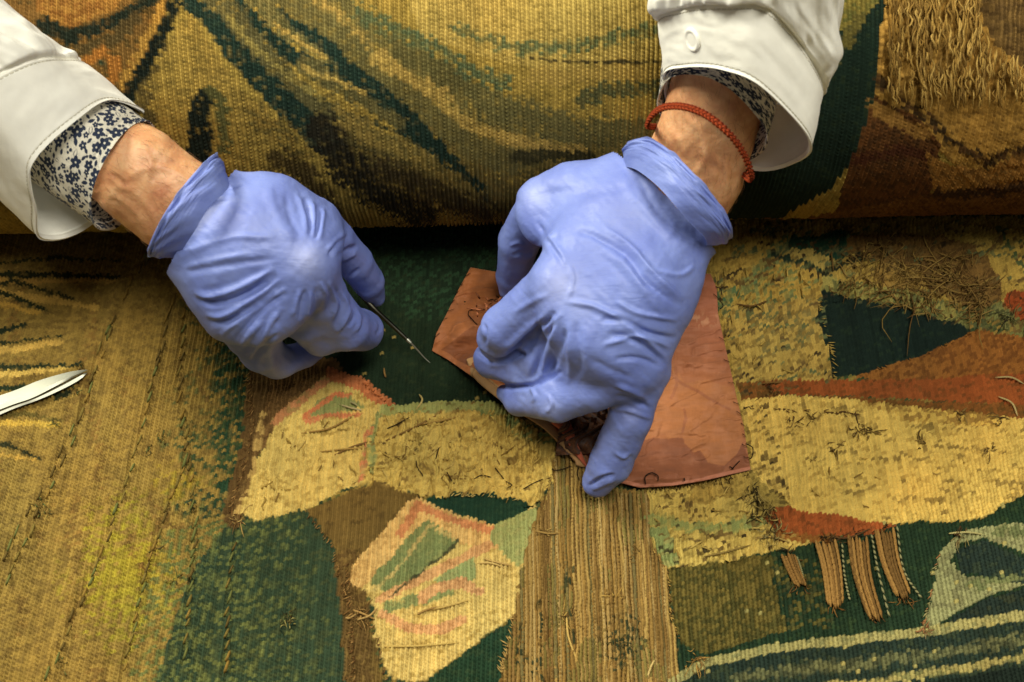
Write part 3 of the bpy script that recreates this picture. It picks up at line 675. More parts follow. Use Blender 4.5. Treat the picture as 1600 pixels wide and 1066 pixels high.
# ---- image-right hand
GR = [(.012, .018, [[(1045, 262, .122, 34), (960, 275, .118, 36), (842, 312, .108, 32)],
               [(1055, 285, .124, 36), (970, 330, .124, 42), (872, 440, .116, 40)],
               [(1075, 320, .122, 40), (1000, 420, .118, 50), (920, 525, .104, 42)],
               [(1098, 352, .116, 38), (1062, 430, .108, 44), (1000, 560, .088, 42)],
               [(1040, 250, .126, 30), (1160, 200, .150, 32)],[(1108, 345, .118, 34), (1190, 300, .14, 30)],
               [(1020, 275, .124, 44), (905, 305, .116, 40), (852, 352, .104, 34)], [(1000, 330, .122, 46), (900, 390, .114, 42)],
               [(960, 430, .114, 46), (895, 482, .106, 42)], [(905, 500, .094, 34), (900, 575, .078, 32)], [(1010, 470, .110, 46), (958, 552, .094, 40), (975, 572, .088, 38)]]),
      (.004, .003, [[(842, 312, .104, 32), (812, 376, .068, 33), (800, 432, .036, 25), (797, 452, .026, 19)],
               [(872, 442, .112, 43), (790, 512, .078, 37), (782, 530, .062, 36), (800, 552, .036, 28)],
               ]),
      (.004, .003, [[(905, 496, .100, 32), (852, 560, .070, 33), (828, 576, .056, 32), (768, 562, .040, 30)]]),
      (.004, .003, [[(985, 586, .084, 38), (928, 606, .075, 36), (872, 620, .062, 40), (812, 624, .037, 26), (788, 614, .028, 14)],
               [(1015, 580, .080, 34), (1002, 600, .076, 34), (985, 652, .060, 34), (955, 722, .032, 34), (934, 753, .018, 25)]])]
# ---- image-left hand
GL = [(.012, .018, [[(318, 292, .128, 36), (400, 305, .128, 40), (492, 350, .112, 34)],
               [(305, 310, .130, 40), (380, 350, .130, 48), (476, 408, .122, 44)],
               [(285, 340, .124, 44), (350, 400, .122, 52), (425, 478, .104, 46)],
               [(262, 362, .116, 34), (305, 420, .108, 36), (358, 492, .092, 38)],
               [(318, 275, .130, 26), (200, 190, .150, 30)],[(255, 365, .118, 26), (170, 290, .14, 30)],
               [(430, 330, .126, 42), (488, 378, .116, 40)], [(400, 390, .124, 48), (450, 440, .110, 44)], [(330, 430, .112, 44), (392, 485, .10, 42)], [(300, 330, .122, 44), (330, 390, .118, 48)]]),
      (.006, .003, [[(495, 348, .108, 36), (520, 372, .092, 32), (553, 408, .066, 29), (575, 440, .042, 25), (586, 464, .026, 17)],
               [(478, 410, .116, 45), (505, 465, .088, 38), (541, 512, .056, 36), (567, 517, .036, 33)]]),
      (.006, .004, [[(425, 478, .100, 44), (404, 520, .070, 36), (412, 548, .052, 30), (440, 566, .034, 24), (478, 553, .026, 20), (492, 546, .022, 18)],
               [(358, 492, .088, 38), (385, 525, .066, 32), (404, 550, .05, 28), (428, 568, .034, 23)]]),
      (.006, .004, [[(450, 440, .10, 40), (478, 500, .07, 34), (500, 530, .05, 28)]])]
CR = [([(1040, 560), (985, 510), (930, 480), (880, 470)], 5, 1.1), ([(1045, 575), (1000, 535), (950, 520)], 5, -1.1),
      ([(1062, 480), (1010, 440), (980, 400), (930, 370), (900, 360)], 5, -1.3), ([(1068, 470), (1020, 425), (985, 385), (940, 352)], 5, 1.2),
      ([(1060, 500), (1000, 490), (960, 470)], 4, .8), ([(1058, 530), (1010, 520), (970, 500), (940, 500)], 5, -1.2),
      ([(1050, 545), (1000, 525), (940, 540)], 4, .9), ([(1035, 575), (1000, 560), (960, 560)], 4, -.9),
      ([(820, 410), (850, 380), (870, 360)], 4, .8), ([(850, 360), (875, 395), (892, 420)], 5, .4), ([(838, 345), (862, 385), (880, 410)], 4, -.7),
      ([(890, 410), (895, 440), (886, 470)], 4, .5), ([(790, 560), (815, 540), (845, 512), (868, 488)], 7, -2.2), ([(790, 545), (830, 510), (862, 492)], 6, 1.0),
      ([(800, 560), (830, 530), (866, 500), (880, 490)], 5, 1.1), ([(845, 590), (860, 540), (872, 500)], 5, 1.1), ([(832, 595), (848, 540), (866, 500)], 5, -1.3),
      ([(862, 580), (872, 550), (884, 515)], 6, -1.2), ([(890, 600), (890, 550), (888, 505)], 6, .8), ([(905, 590), (905, 540), (900, 500)], 6, -.7),
      ([(800, 556), (812, 552), (822, 556)], 4, -1.3), ([(757, 505), (760, 520), (758, 540)], 3, -.7), ([(878, 580), (858, 590), (830, 602), (795, 604), (766, 594)], 4, -2.2), ([(742, 545), (765, 562), (790, 562), (818, 550)], 4, -2.0),
      ([(858, 618), (862, 632), (855, 645)], 3, .8), ([(828, 600), (836, 618), (830, 630)], 3, .7),
      ([(1012, 625), (985, 610), (960, 600)], 4, .9), ([(1018, 640), (990, 625), (962, 618)], 4, -1.0), ([(1018, 655), (985, 642), (960, 640)], 4, .7),
      ([(920, 760), (938, 748), (960, 742)], 3, -1.3), ([(925, 766), (945, 756), (962, 750)], 3, .7), ([(962, 708), (975, 715), (985, 706)], 3, .7),
      ([(820, 310), (870, 300), (930, 300), (1000, 280)], 9, -.5), ([(960, 260), (1000, 320), (1060, 380), (1100, 400)], 8, .7), ([(990, 270), (1030, 330), (1090, 380)], 6, -.8),
      ([(940, 390), (980, 420), (1040, 500)], 7, .7), ([(800, 400), (812, 396), (822, 400)], 3, -.6), ([(796, 385), (810, 380), (820, 386)], 3, .5),
      ([(860, 460), (835, 470), (800, 490)], 5, .5), ([(1090, 420), (1060, 430), (1020, 420)], 4, .7), ([(920, 560), (960, 580), (990, 590)], 6, -.6)]
CLc = [([(276, 410), (320, 385), (370, 370), (430, 372)], 5, .6), ([(285, 432), (330, 420), (380, 410), (430, 405)], 5, -.7), ([(280, 425), (330, 408), (390, 395)], 5, .6),
       ([(300, 460), (330, 462), (370, 450), (430, 420)], 5, 1.3), ([(305, 470), (340, 474), (380, 462), (420, 440)], 5, -1.4),
       ([(320, 492), (350, 492), (390, 470), (440, 435)], 5, 1.2), ([(325, 502), (356, 502), (395, 482), (430, 460)], 5, -1.3),
       ([(345, 525), (372, 500), (400, 480), (448, 450)], 5, .9), ([(360, 540), (385, 510), (415, 480), (450, 455)], 5, -.9),
       ([(385, 560), (400, 540), (420, 510), (440, 480)], 5, 1.3), ([(392, 566), (410, 545), (432, 520)], 4, -1.3), ([(372, 548), (392, 520), (415, 500)], 5, .8),
       ([(300, 290), (330, 280), (370, 262)], 4, -.6), ([(290, 345), (320, 310), (350, 290), (385, 280)], 5, -1.2), ([(282, 330), (312, 300), (345, 280)], 5, .9),
       ([(270, 370), (300, 335), (330, 312), (380, 300)], 5, .8), ([(462, 300), (474, 330), (480, 365)], 5, .7), ([(486, 312), (490, 340), (490, 370)], 5, .9),
       ([(476, 308), (484, 340), (486, 372)], 4, -.7), ([(505, 325), (503, 350), (498, 375)], 4, .9), ([(496, 320), (496, 350), (494, 375)], 4, -.8),
       ([(540, 362), (525, 378), (512, 392)], 4, .9), ([(533, 372), (520, 388), (515, 402)], 4, -1.0), ([(560, 385), (545, 390), (528, 400)], 4, -.8), ([(558, 395), (545, 402), (530, 410)], 4, .6),
       ([(562, 420), (548, 430), (538, 436)], 3, -.6), ([(500, 440), (508, 460), (504, 485)], 4, .9), ([(512, 440), (525, 470), (520, 500)], 4, .8), ([(518, 445), (536, 475), (524, 510)], 4, -.8),
       ([(532, 455), (545, 480), (535, 508), (525, 520)], 3.5, .9), ([(545, 470), (556, 490), (545, 512)], 3.5, -.8), ([(556, 482), (562, 500), (556, 520)], 3, .8),
       ([(470, 450), (462, 475), (455, 495)], 4, .9), ([(478, 452), (472, 480), (468, 500)], 4, -.8), ([(484, 455), (482, 480), (480, 500)], 4, .8), ([(494, 450), (495, 475), (492, 500)], 4, -.8),
       ([(440, 505), (425, 530), (424, 580)], 8, .9), ([(590, 500), (594, 512), (588, 524)], 3, -.6),
       ([(420, 285), (430, 330), (460, 380)], 8, .5), ([(445, 300), (455, 340), (470, 370)], 6, -.5)]
def make_glove(G, CRS, seed):
    V, Fq = hand_field(G, .00085)
    # cut off what lies beyond the rolled rim
    V = smooth_mesh(V, Fq, 8); N = vnormals(V, Fq)
    V = creases(V, N, CRS); V = smooth_mesh(V, Fq, 1, .3); N = vnormals(V, Fq)
    X, Y, dep = proj(V)
    w = fbm(X/26, Y/26, seed)-.5; w2 = fbm(X/9+Y/30, Y/14, seed+4)-.5; w3 = fbm((X+Y)/40, (X-Y)/9, seed+8)-.5
    V = V+N*(.0010*w+.00015*w2+.0004*w3)[:, None]
    return V, Fq
def cut(V, Fq, fn):
    m = fn(V); keep = m[Fq].all(1); Fq = Fq[keep]; used = np.unique(Fq); mp = -np.ones(len(V), int); mp[used] = np.arange(len(used))
    return V[used], mp[Fq]
# rim planes of the gloves: points on the rim in picture order and the arm's direction
def rimplane(a, b, za, zb, back):
    A = Wz(*a, za); B = Wz(*b, zb); Cc = Wz(*back[0], back[1]); ax = Cc-(A+B)/2; e = B-A; e /= np.linalg.norm(e); ax -= e*(ax@e); return (A+B)/2, ax/np.linalg.norm(ax)

LOFT = {}
def loft(name, rings, nu, nv, mat, parent, thick=.0006, wob=0, seed=0, fn=None, colfn=None, fold=None):
    """rings: list of closed loops of 3-D points; outermost first. Thick cloth with an inner side and a turned edge"""
    R = [catmull(np.array(r), nu, True) for r in rings]
    S = np.stack(R); P = np.stack([catmull(S[:, k], nv) for k in range(nu)], 1)     # nv, nu, 3
    u = np.arange(nu)/nu; v = np.linspace(0, 1, nv)
    Fq = grid_faces(nu, nv, True); V = P.reshape(-1, 3); N = vnormals(V, Fq)
    cen = np.repeat(P.mean(1), nu, 0)
    if ((V-cen)*N).sum() < 0: N = -N; Fq = Fq[:, ::-1].copy()
    U, Vv = np.meshgrid(u, v); U = U.ravel(); Vv = Vv.ravel()
    if wob:
        cu, su = np.cos(U*2*math.pi), np.sin(U*2*math.pi)
        V = V+N*(wob*(fbm(cu*2.2+Vv*1.5+5, su*2.2+Vv*2, seed, 3)-.5)*2)[:, None]
    if fn is not None: V = V+N*fn(U, Vv, V)[:, None]
    col = None
    LOFT[name] = (V.reshape(nv, nu, 3), N.reshape(nv, nu, 3))
    n = len(V); Vi = V-N*thick
    Fi = Fq[:, ::-1]+n
    i = np.arange(nu); i2 = (i+1) % nu; e0 = np.stack([i, i2, i2+n, i+n], 1); k = (nv-1)*nu; e1 = np.stack([i+k, i2+k, i2+k+n, i+k+n], 1)
    Fa = np.vstack([Fq, Fi, e0[:, ::-1], e1]); Va = np.vstack([V, Vi])
    if colfn is not None: c = colfn(U, Vv); col = np.vstack([c, c])
    o = mesh_obj(name, Va, Fa, mat, parent, True, col)
    return o
def ring(pts): return [Wt(*p) for p in pts]
def shift(pts, dx, dy, dt, sc=1.0):
    c = np.mean([p[:2] for p in pts], axis=0); return [((p[0]-c[0])*sc+c[0]+dx, (p[1]-c[1])*sc+c[1]+dy, p[2]+dt) for p in pts]

def tz(px, py, z):
    P = Wz(px, py, z); return (px, py, float((P-CAM)@FW))

# ---- forearms: one body mesh (both arms are one person's)
def arm_surface(chain_pairs, h=.0013):
    G = [(.001, .03, chain_pairs)]
    V, Fq = hand_field(G, h); V = smooth_mesh(V, Fq, 4); return V, Fq
ARM_L = [[(320, 318, .600, 44), (285, 298, .592, 48), (225, 254, .588, 46), (165, 212, .588, 40), (40, 118, .582, 46), (-60, 40, .570, 55)],
         [(262, 348, .604, 42), (205, 290, .596, 48), (150, 252, .592, 42), (40, 155, .584, 46), (-60, 75, .572, 55)]]
ARM_R = [[(1048, 285, .602, 44), (1055, 255, .594, 46), (1085, 195, .584, 46), (1108, 140, .574, 50), (1135, 40, .558, 58), (1160, -80, .535, 72)],
         [(1092, 318, .604, 42), (1110, 280, .598, 46), (1128, 215, .588, 44), (1140, 150, .578, 48), (1155, 40, .562, 56), (1170, -80, .540, 68)]]
VEINS_L = [([(310, 300), (275, 270), (240, 262), (200, 275)], 6, .45), ([(180, 290), (210, 300), (235, 330), (250, 360)], 5, .45), ([(165, 300), (200, 320), (225, 350)], 4, .35),
           ([(215, 225), (235, 250), (228, 290)], 5, .5), ([(280, 250), (250, 240), (225, 220)], 6, .4), ([(170, 270), (200, 290)], 4, -.5)]
VEINS_R = [([(1070, 180), (1095, 205), (1105, 240), (1085, 275)], 6, .7), ([(1110, 240), (1135, 270), (1130, 310)], 6, .55), ([(1060, 150), (1080, 170), (1110, 180)], 5, .35),
           ([(1140, 200), (1150, 240), (1155, 290)], 5, .35), ([(1120, 235), (1128, 260), (1122, 290)], 4, -.7), ([(1040, 200), (1060, 220), (1075, 250)], 7, .5)]
HAIR = []
parts = []
for A_, VN, sd in ((ARM_L, VEINS_L, 5), (ARM_R, VEINS_R, 9)):
    V, Fq = arm_surface(A_); N = vnormals(V, Fq); V = creases(V, N, VN)
    X, Y, _ = proj(V); V = V+N*(.0012*(fbm(X/30, Y/30, sd)-.5)+.00035*(fbm(X/6, Y/6, sd+1)-.5))[:, None]; parts.append((V, Fq)); HAIR.append((V, vnormals(V, Fq)))
for V, Fq in parts: mesh_obj('forearm', V-np.array([0, .1, .3]), Fq, M_skin, person)

PO = np.array([0, .1, .3])
def addpart(o):      # lofts are built in world space; the person's empty stands at PO
    for v in (): pass
    o.location = -Vector(PO); return o
GR_ = {}
RIMR = [(980, 229, .140), (1012, 219, .152), (1047, 239, .160), (1084, 275, .160), (1118, 315, .152), (1141, 356, .140), (1134, 372, .118), (1100, 345, .098), (1050, 290, .098), (1000, 248, .112)]
RIML = [(338, 244, .150), (320, 257, .160), (286, 296, .160), (258, 338, .154), (240, 374, .142), (233, 394, .130), (244, 397, .112), (270, 372, .100), (300, 320, .102), (330, 268, .124)]
def ring_in(R, tgt, f, dz=0, grow=1.0):
    """a copy of the rim moved along towards the hand"""
    c = np.mean([Wz(*p) for p in R], axis=0); out = []
    for p, q in zip(R, tgt):
        out.append(Wz(*p)*(1-f)+Wz(*q)*f)
    return out
TGR = [(945, 250, .130), (965, 262, .150), (1010, 300, .160), (1040, 335, .160), (1072, 372, .150), (1110, 400, .134), (1112, 418, .112), (1080, 400, .090), (1020, 340, .090), (965, 270, .108)]
TGL = [(385, 280, .140), (378, 300, .158), (345, 330, .160), (322, 370, .152), (300, 400, .138), (282, 420, .122), (288, 425, .104), (310, 410, .092), (350, 360, .096), (380, 300, .116)]
for side, G, CRS, RIM, TG, sd in (('left', GL, CLc, RIML, TGL, 41), ('right', GR, CR, RIMR, TGR, 57)):
    V, Fq = make_glove(G, CRS, sd)
    A = Wz(*RIM[0]); B = Wz(*RIM[5]); D = Wz(*RIM[2]); T = np.mean([Wz(*p) for p in TG], axis=0)
    R3 = np.array([Wz(*p) for p in RIM]); T3 = np.array([Wz(*p) for p in TG])
    cR = R3.mean(0); nrm = np.linalg.svd(R3-cR)[2][2]
    if nrm@(cR-T) < 0: nrm = -nrm
    V, Fq = cut(V, Fq, lambda q: (q-cR)@nrm < -.010)
    sq = (V-cR)@nrm; axis_pt = T+(cR-T)*np.clip((sq/((cR-T)@nrm+1e-9)+1), 0, 1)[:, None]
    kk = .10*sstep(-.034, -.014, sq)[:, None]; axis_pt = cR+nrm*sq[:, None]+(T-cR-nrm*((T-cR)@nrm))*np.clip(sq/((T-cR)@nrm), 0, 1)[:, None]; V = V+(axis_pt-V)*kk
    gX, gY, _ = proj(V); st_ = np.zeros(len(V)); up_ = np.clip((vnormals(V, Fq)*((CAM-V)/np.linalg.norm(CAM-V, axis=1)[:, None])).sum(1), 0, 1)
    for kx, ky, kr, ka in ((481, 404, 28, .5), (873, 446, 34, .4), (830, 300, 26, .3), (905, 470, 30, .2), (860, 640, 16, .3), (985, 650, 18, .2), (400, 340, 60, .15), (560, 405, 16, .2), (960, 330, 60, .15)):  # paler spots: stretched glove, plus knuckle and hand-back highlights painted into the colour
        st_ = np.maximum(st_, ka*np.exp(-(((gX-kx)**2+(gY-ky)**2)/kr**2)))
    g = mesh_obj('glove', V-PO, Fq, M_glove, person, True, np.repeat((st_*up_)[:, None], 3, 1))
    rr = [R3-nrm*0, R3*.93+(cR)*.07-nrm*.003, R3*.82+T3*.18, R3*.66+T3*.34+nrm*0]
    inner = [(R3*.5+T3*.5-T3.mean(0)*.0), ]
    gT = T3-T3.mean(0)
    rings_ = [R3, R3*.88+T3*.12+(R3-cR)*.015, R3*.76+T3*.24-(R3-cR)*.02, R3*.58+T3*.42-(R3-cR)*.10, R3*.3+T3*.7-gT*.22]
    def fnc(U, Vv, P, sd=sd):
        a = U*2*math.pi; env = np.clip(1-Vv*.9, 0, 1)
        return env*(.0011*np.sin(a*9+Vv*14+3*fbm(U*9, Vv*3, sd))*(fbm(U*14, Vv*4, sd+2)) + .0016*(fbm(U*16+Vv*8, Vv*9-U*5, sd+3)-.5)) + .0012*np.exp(-(Vv/.035)**2) - .0009*np.exp(-((Vv-.11)/.05)**2)*(fbm(U*6, U*0, sd+5)+.3)
    cuff = loft('glove_cuff', rings_, 260, 90, M_glove, g, .0003, 0, sd, fnc); cuff.location = -Vector(PO)
    # rolled bead at the very edge
    tb = Tubes(); e = catmull(R3, 240, True); e = np.vstack([e, e[:1]]); tb.add(e, .0009, 6, (0, 0, 0), taper=False)
    o = tb.build('rolled_edge', M_glove, g); o.location = -Vector(PO)

# ---- shirt cuffs with a printed flower pattern, coat sleeves
SH_L = [(240, 199, .595), (212, 194, .580), (180, 224, .566), (152, 276, .566), (143, 320, .575), (153, 354, .592), (190, 350, .622), (236, 262, .625)]
SH_L2 = [(128, 120, .580), (104, 117, .564), (70, 152, .552), (45, 204, .552), (36, 248, .562), (58, 290, .580), (100, 290, .605), (140, 190, .610)]
CO_L = [(236, 192, .600), (178, 156, .572), (118, 189, .548), (50, 258, .541), (56, 330, .562), (66, 374, .586), (131, 360, .612), (205, 290, .624)]
CO_L2 = [(122, 98, .580), (85, 84, .552), (28, 92, .528), (-40, 130, .518), (-72, 190, .535), (-66, 246, .560), (0, 270, .592), (80, 200, .604)]
SH_R = [(1030, 168, .588), (1048, 122, .560), (1105, 120, .540), (1160, 157, .542), (1198, 212, .562), (1176, 248, .588), (1120, 255, .604), (1056, 225, .606)]
SH_R2 = [(1036, 100, .572), (1056, 72, .545), (1110, 62, .527), (1165, 84, .529), (1214, 145, .548), (1192, 180, .574), (1130, 185, .590), (1055, 150, .592)]
CO_R = [(1038, 122, .566), (1072, 105, .540), (1130, 110, .520), (1192, 138, .518), (1264, 217, .545), (1247, 252, .578), (1172, 265, .600), (1062, 200, .606)]
CO_R2 = [(1029, 28, .552), (1064, 8, .525), (1130, 1, .503), (1206, 10, .503), (1284, 112, .532), (1276, 150, .562), (1200, 150, .588), (1080, 100, .592)]
import itertools
def print_pattern(seed, ulen, vlen):
    """dark blue flowers and leaves printed on off-white; returns a function of cloth coordinates in mm"""
    rg = np.random.default_rng(seed); items = []; tries = 0; pts = []
    while len(pts) < 700 and tries < 14000:
        tries += 1; p = rg.random(2)*np.array([ulen, vlen]); r = rg.choice([3.9, 2.6, 2.0, 3.2])
        if all(np.hypot(*(p-q[:2])) > (r+q[2])*.74 for q in pts): pts.append((p[0], p[1], r))
    def f(x, y):
        ink = np.zeros(x.shape); grey = np.zeros(x.shape)
        rg2 = np.random.default_rng(seed+1)
        for (a, b, r) in pts:
            m = (np.abs(x-a) < r*1.7) & (np.abs(y-b) < r*1.7); k = rg2.integers(0, 5); ro = rg2.random()*6.28; out = rg2.random()
            if not m.any(): continue
            dx = x[m]-a; dy = y[m]-b; d = np.hypot(dx, dy); an = np.arctan2(dy, dx)+ro
            ux = dx*math.cos(ro)+dy*math.sin(ro); uy = -dx*math.sin(ro)+dy*math.cos(ro)
            if r > 3 or k == 0: v = (d < r*(.62+.38*np.abs(np.cos(an*2.5)))) & (d > r*.16)      # flower
            elif k in (1, 2): v = (np.abs(uy) < r*.48*(1-(ux/r)**2)) & (np.abs(ux) < r)           # leaf
            elif k == 3:
                q = np.abs(uy)/np.maximum(r*.48*(1-(ux/r)**2), 1e-4); v = (q < 1) & (q > .62) & (np.abs(ux) < r)
            else:
                v = (np.hypot(ux-r*.45, uy) < r*.42) | (np.hypot(ux+r*.4, uy) < r*.34)
            ink[m] = np.maximum(ink[m], v*1.0)
            g_ = (np.abs(d-r*(.9+.3*np.cos(an*3))) < .11)*.5*(out > .4); grey[m] = np.maximum(grey[m], g_)
        s_ = np.abs(np.sin((x*.9+2.2*np.sin(y*.5))*1.1)-np.sin(y*.8)) < .06
        grey = np.maximum(grey, s_*.5)
        c = np.tile(lin((216, 210, 190)), (x.size, 1)); c = c*(1-.75*grey[:, None])+lin((120, 124, 120))*.75*grey[:, None]
        c = c*(1-ink[:, None])+lin((36, 46, 66))*ink[:, None]; return c
    return f
for sd, SH, SH2, CO, CO2, d1, d2 in ((3, SH_L, SH_L2, CO_L, CO_L2, (-105, -70, -.02), (-260, -190, -.06)), (5, SH_R, SH_R2, CO_R, CO_R2, (12, -90, -.022), (30, -280, -.075))):
    pf = print_pattern(sd, 170, 85)
    rings_ = [ring(SH), ring([tuple(.5*(np.array(a)+np.array(b))) for a, b in zip(SH, SH2)]), ring(SH2), ring(shift(SH2, *d1))]
    def fn(U, Vv, P, sd=sd): return .0009*(fbm(U*11, Vv*3, sd)-.5)*2 + .0006*np.exp(-(Vv/.02)**2) - .0003*np.exp(-((Vv-.085)/.012)**2)
    def cf(U, Vv): return pf(U*165, Vv*80)
    s = loft('shirt_cuff', rings_, 700, 260, M_print, person, .0007, 0, sd, fn, cf); addpart(s)
    mid = [tuple(.5*(np.array(a)+np.array(b))) for a, b in zip(CO, CO2)]
    r3 = shift(CO2, *d1, 1.0)
    rings_ = [ring(CO), ring(mid), ring(CO2), ring(r3), ring(shift(CO2, *d2, 1.15))]
    def fn2(U, Vv, P, sd=sd):
        a = .0030*(fbm(U*7+Vv*3, Vv*4-U*3, sd+7)-.5)*2
        body_ = sstep(.44, .52, Vv); seam = -.0012*np.exp(-((Vv-.47)/.010)**2)+.0016*sstep(.47, .50, Vv)
        st = -.0004*(np.abs(Vv-.028) < .005)-.0004*(np.abs(Vv-.445) < .004)
        gath = body_*.0050*(fbm(U*20, Vv*3, sd+9)-.5)*2
        return a*(.35+body_)+seam+gath+st+.0005*np.exp(-(Vv/.012)**2)
    s = loft('coat_sleeve', rings_, 420, 300, M_coat, person, .0012, 0, sd, fn2); addpart(s)
    Vg, Ng = LOFT['coat_sleeve']
    for nm, row in (('hem_stitching', 9), ('band_stitching', 133)):
        t = Tubes(); L_ = Vg[row]+Ng[row]*.0002; d_ = np.r_[0, np.cumsum(np.linalg.norm(np.diff(L_, axis=0), axis=1))]
        for u in np.arange(0, d_[-1], .0026):
            seg = np.stack([np.interp([u, u+.0009, u+.0018], d_, L_[:, a]) for a in range(3)], 1); seg[1] += .0002*Ng[row][min(int(np.searchsorted(d_, u)), len(d_)-1)]
            t.add(seg, .00022, 4, lin((214, 208, 188)), taper=False)
        o = t.build(nm, M_thread, s); o['kind'] = 'stuff'
    if sd == 5:      # flat shirt-type button under the placket, four holes
        import bmesh
        bm = bmesh.new(); bx_, by_, _d = proj(Vg.reshape(-1, 3)); kk_ = int(np.argmin((bx_-1082)**2+(by_-62)**2+(_d > .56)*1e6)); cpos = Vector(Vg.reshape(-1, 3)[kk_]); nrm_ = Vector(Ng.reshape(-1, 3)[kk_]); q = nrm_.to_track_quat('Z', 'Y')
        prof = [(0, .0008), (.0030, .0008), (.0040, .0012), (.0047, .0012), (.0052, .0008), (.0052, -.001)]
        rows = []
        for r, z in prof:
            if r == 0: rows.append([bm.verts.new((0, 0, z))]); continue
            rows.append([bm.verts.new((r*math.cos(a*math.pi/16), r*math.sin(a*math.pi/16), z)) for a in range(32)])
        for k in range(32): bm.faces.new([rows[0][0], rows[1][k], rows[1][(k+1) % 32]])
        for r0, r1 in zip(rows[1:-1], rows[2:]):
            for k in range(32): bm.faces.new([r0[k], r1[k], r1[(k+1) % 32], r0[(k+1) % 32]])
        for v in bm.verts: v.co = q @ v.co+cpos
        me = bpy.data.meshes.new('button'); bm.to_mesh(me); bm.free(); b_ = bpy.data.objects.new('button', me); C.objects.link(b_); me.materials.append(M_coat); b_.parent = s

# ---- braided bracelet
tbx = Tubes()
loop = [(1012, 196, .148), (1028, 172, .166), (1060, 166, .180), (1100, 178, .184), (1140, 210, .180), (1165, 246, .164), (1173, 280, .142), (1150, 262, .112), (1100, 222, .112), (1040, 200, .122)]
base = catmull([Wz(*p) for p in loop], 520, True); cB = base.mean(0)
T = np.roll(base, -1, 0)-np.roll(base, 1, 0); T /= np.linalg.norm(T, axis=1)[:, None]
O = base-cB; O -= (O*T).sum(1)[:, None]*T; O /= np.linalg.norm(O, axis=1)[:, None]; S_ = np.cross(T, O)
turns = 23
for k in range(3):
    ph = np.arange(520)/520*2*math.pi*turns+k*2*math.pi/3; ph = ph+.5*np.sin(ph/7)
    Pk = base+S_*(np.sin(ph)*.0009)[:, None]+O*(.0007*np.sin(2*ph))[:, None]
    for e in (-1, 1):
        tbx.add(np.vstack([Pk, Pk[:1]])+np.vstack([S_, S_[:1]])*e*.00030, .00050, 6, lin((138, 58, 30)) if e > 0 else lin((104, 42, 24)), taper=False)
br = tbx.build('bracelet', M_thread, person); br.location = -Vector(PO)

# ------------------------------------------------------------------ silk patch under the image-right hand
def coons(top, right, bot, left, nu, nv):
    """top/bot run left to right, left/right run top to bottom"""
    def rs(p, n):
        P = np.array(p, float); L = np.r_[0, np.cumsum(np.hypot(*np.diff(P, axis=0).T))]; u = np.linspace(0, L[-1], n)
        return np.stack([np.interp(u, L, P[:, k]) for k in (0, 1)], 1)
    t, b, l, r = rs(top, nu), rs(bot, nu), rs(left, nv), rs(right, nv)
    U, V = np.meshgrid(np.linspace(0, 1, nu), np.linspace(0, 1, nv)); U = U[..., None]; V = V[..., None]
    S = (1-V)*t[None]+V*b[None]+(1-U)*l[:, None]+U*r[:, None]-((1-U)*(1-V)*t[0]+U*(1-V)*t[-1]+(1-U)*V*b[0]+U*V*b[-1])
    return S
TOP = [(735, 418), (748, 420), (770, 424), (800, 428), (900, 432), (1040, 432), (1094, 428), (1110, 428)]
RGT = [(1110, 428), (1120, 450), (1122, 490), (1133, 540), (1142, 580), (1152, 625), (1162, 665), (1168, 705), (1173, 734)]
BOT = [(675, 548), (700, 562), (740, 590), (780, 622), (845, 665), (880, 696), (916, 728), (960, 752), (1000, 762), (1050, 759), (1100, 751), (1173, 734)]
LFT = [(735, 418), (715, 455), (697, 492), (682, 520), (675, 548)]
nu, nv = 380, 260
S = coons(TOP, RGT, BOT, LFT, nu, nv).reshape(-1, 2); sx, sy = S[:, 0], S[:, 1]
U, Vv = np.meshgrid(np.linspace(0, 1, nu), np.linspace(0, 1, nv)); U = U.ravel(); Vv = Vv.ravel()
pinch = np.exp(-(((sx-800)/75)**2+((sy-545)/62)**2))
edge = np.minimum.reduce([U, 1-U, Vv, 1-Vv])
rad = np.arctan2(sy-545, sx-800); rd = np.hypot(sx-800, sy-545)
z = .0042+.0030*(fbm(sx/60, sy/42, 301)-.5)+.012*pinch+.0035*np.sin(rad*7+rd/40)*np.exp(-((rd-70)/60)**2)
z += .0016*np.exp(-((sy-505-.12*(sx-1090))/14)**2)*(sx > 1000)*(.4+fbm(sx/12, sy/60, 305))
for k, (yy, am) in enumerate([(540, .0011), (566, .0014), (585, .0009), (470, .0008)]): z += am*np.exp(-((sy-yy-6*np.sin(sx/25+k))/7)**2)*sstep(960, 1050, sx)
z += .0055*np.exp(-((sy-(745))/16)**2)*np.exp(-((sx-1030)/90)**2)             # front hem arches off the cloth
z += .0011*(fbm(sx/34+sy/60, sy/11, 312)-.5)*2+.0007*np.exp(-((fbm(sx/55, sy/30+sx/90, 313)-.5)/.03)**2)
z += .0018*np.sin((sx-680)/7+sy/13)*fbm(sx/18, sy/18, 314)*(sx < 790)
z += .0010*(noise2(sx/7, sy/30, 311)-.5)*np.exp(-(edge/.03)**2)
cr = np.exp(-(((sx-930)/34)**2+((sy-668)/34)**2)); z += cr*(.006*np.abs(np.sin(sx/9+2.2*np.sin(sy/11)+sy/26))*fbm(sx/10, sy/10, 320)*1.4)
P = np.array([Wz(a, b, c) for a, b, c in zip(sx, sy, z)])
col = np.tile(lin((170, 102, 60)), (len(sx), 1))
def tone(m, c, k=1.0):
    m = (m*1.0*k)[:, None]; col[:] = col*(1-m)+lin(c)*m
nx = sx+(noise2(sx/14, sy/14, 330)-.5)*3; ny = sy+(noise2(sx/14, sy/14, 331)-.5)*3
tone(sstep(640, 480, sy)*(sx > 900), (170, 98, 68), .8)
tone((sx < 850), (178, 104, 54), .9)
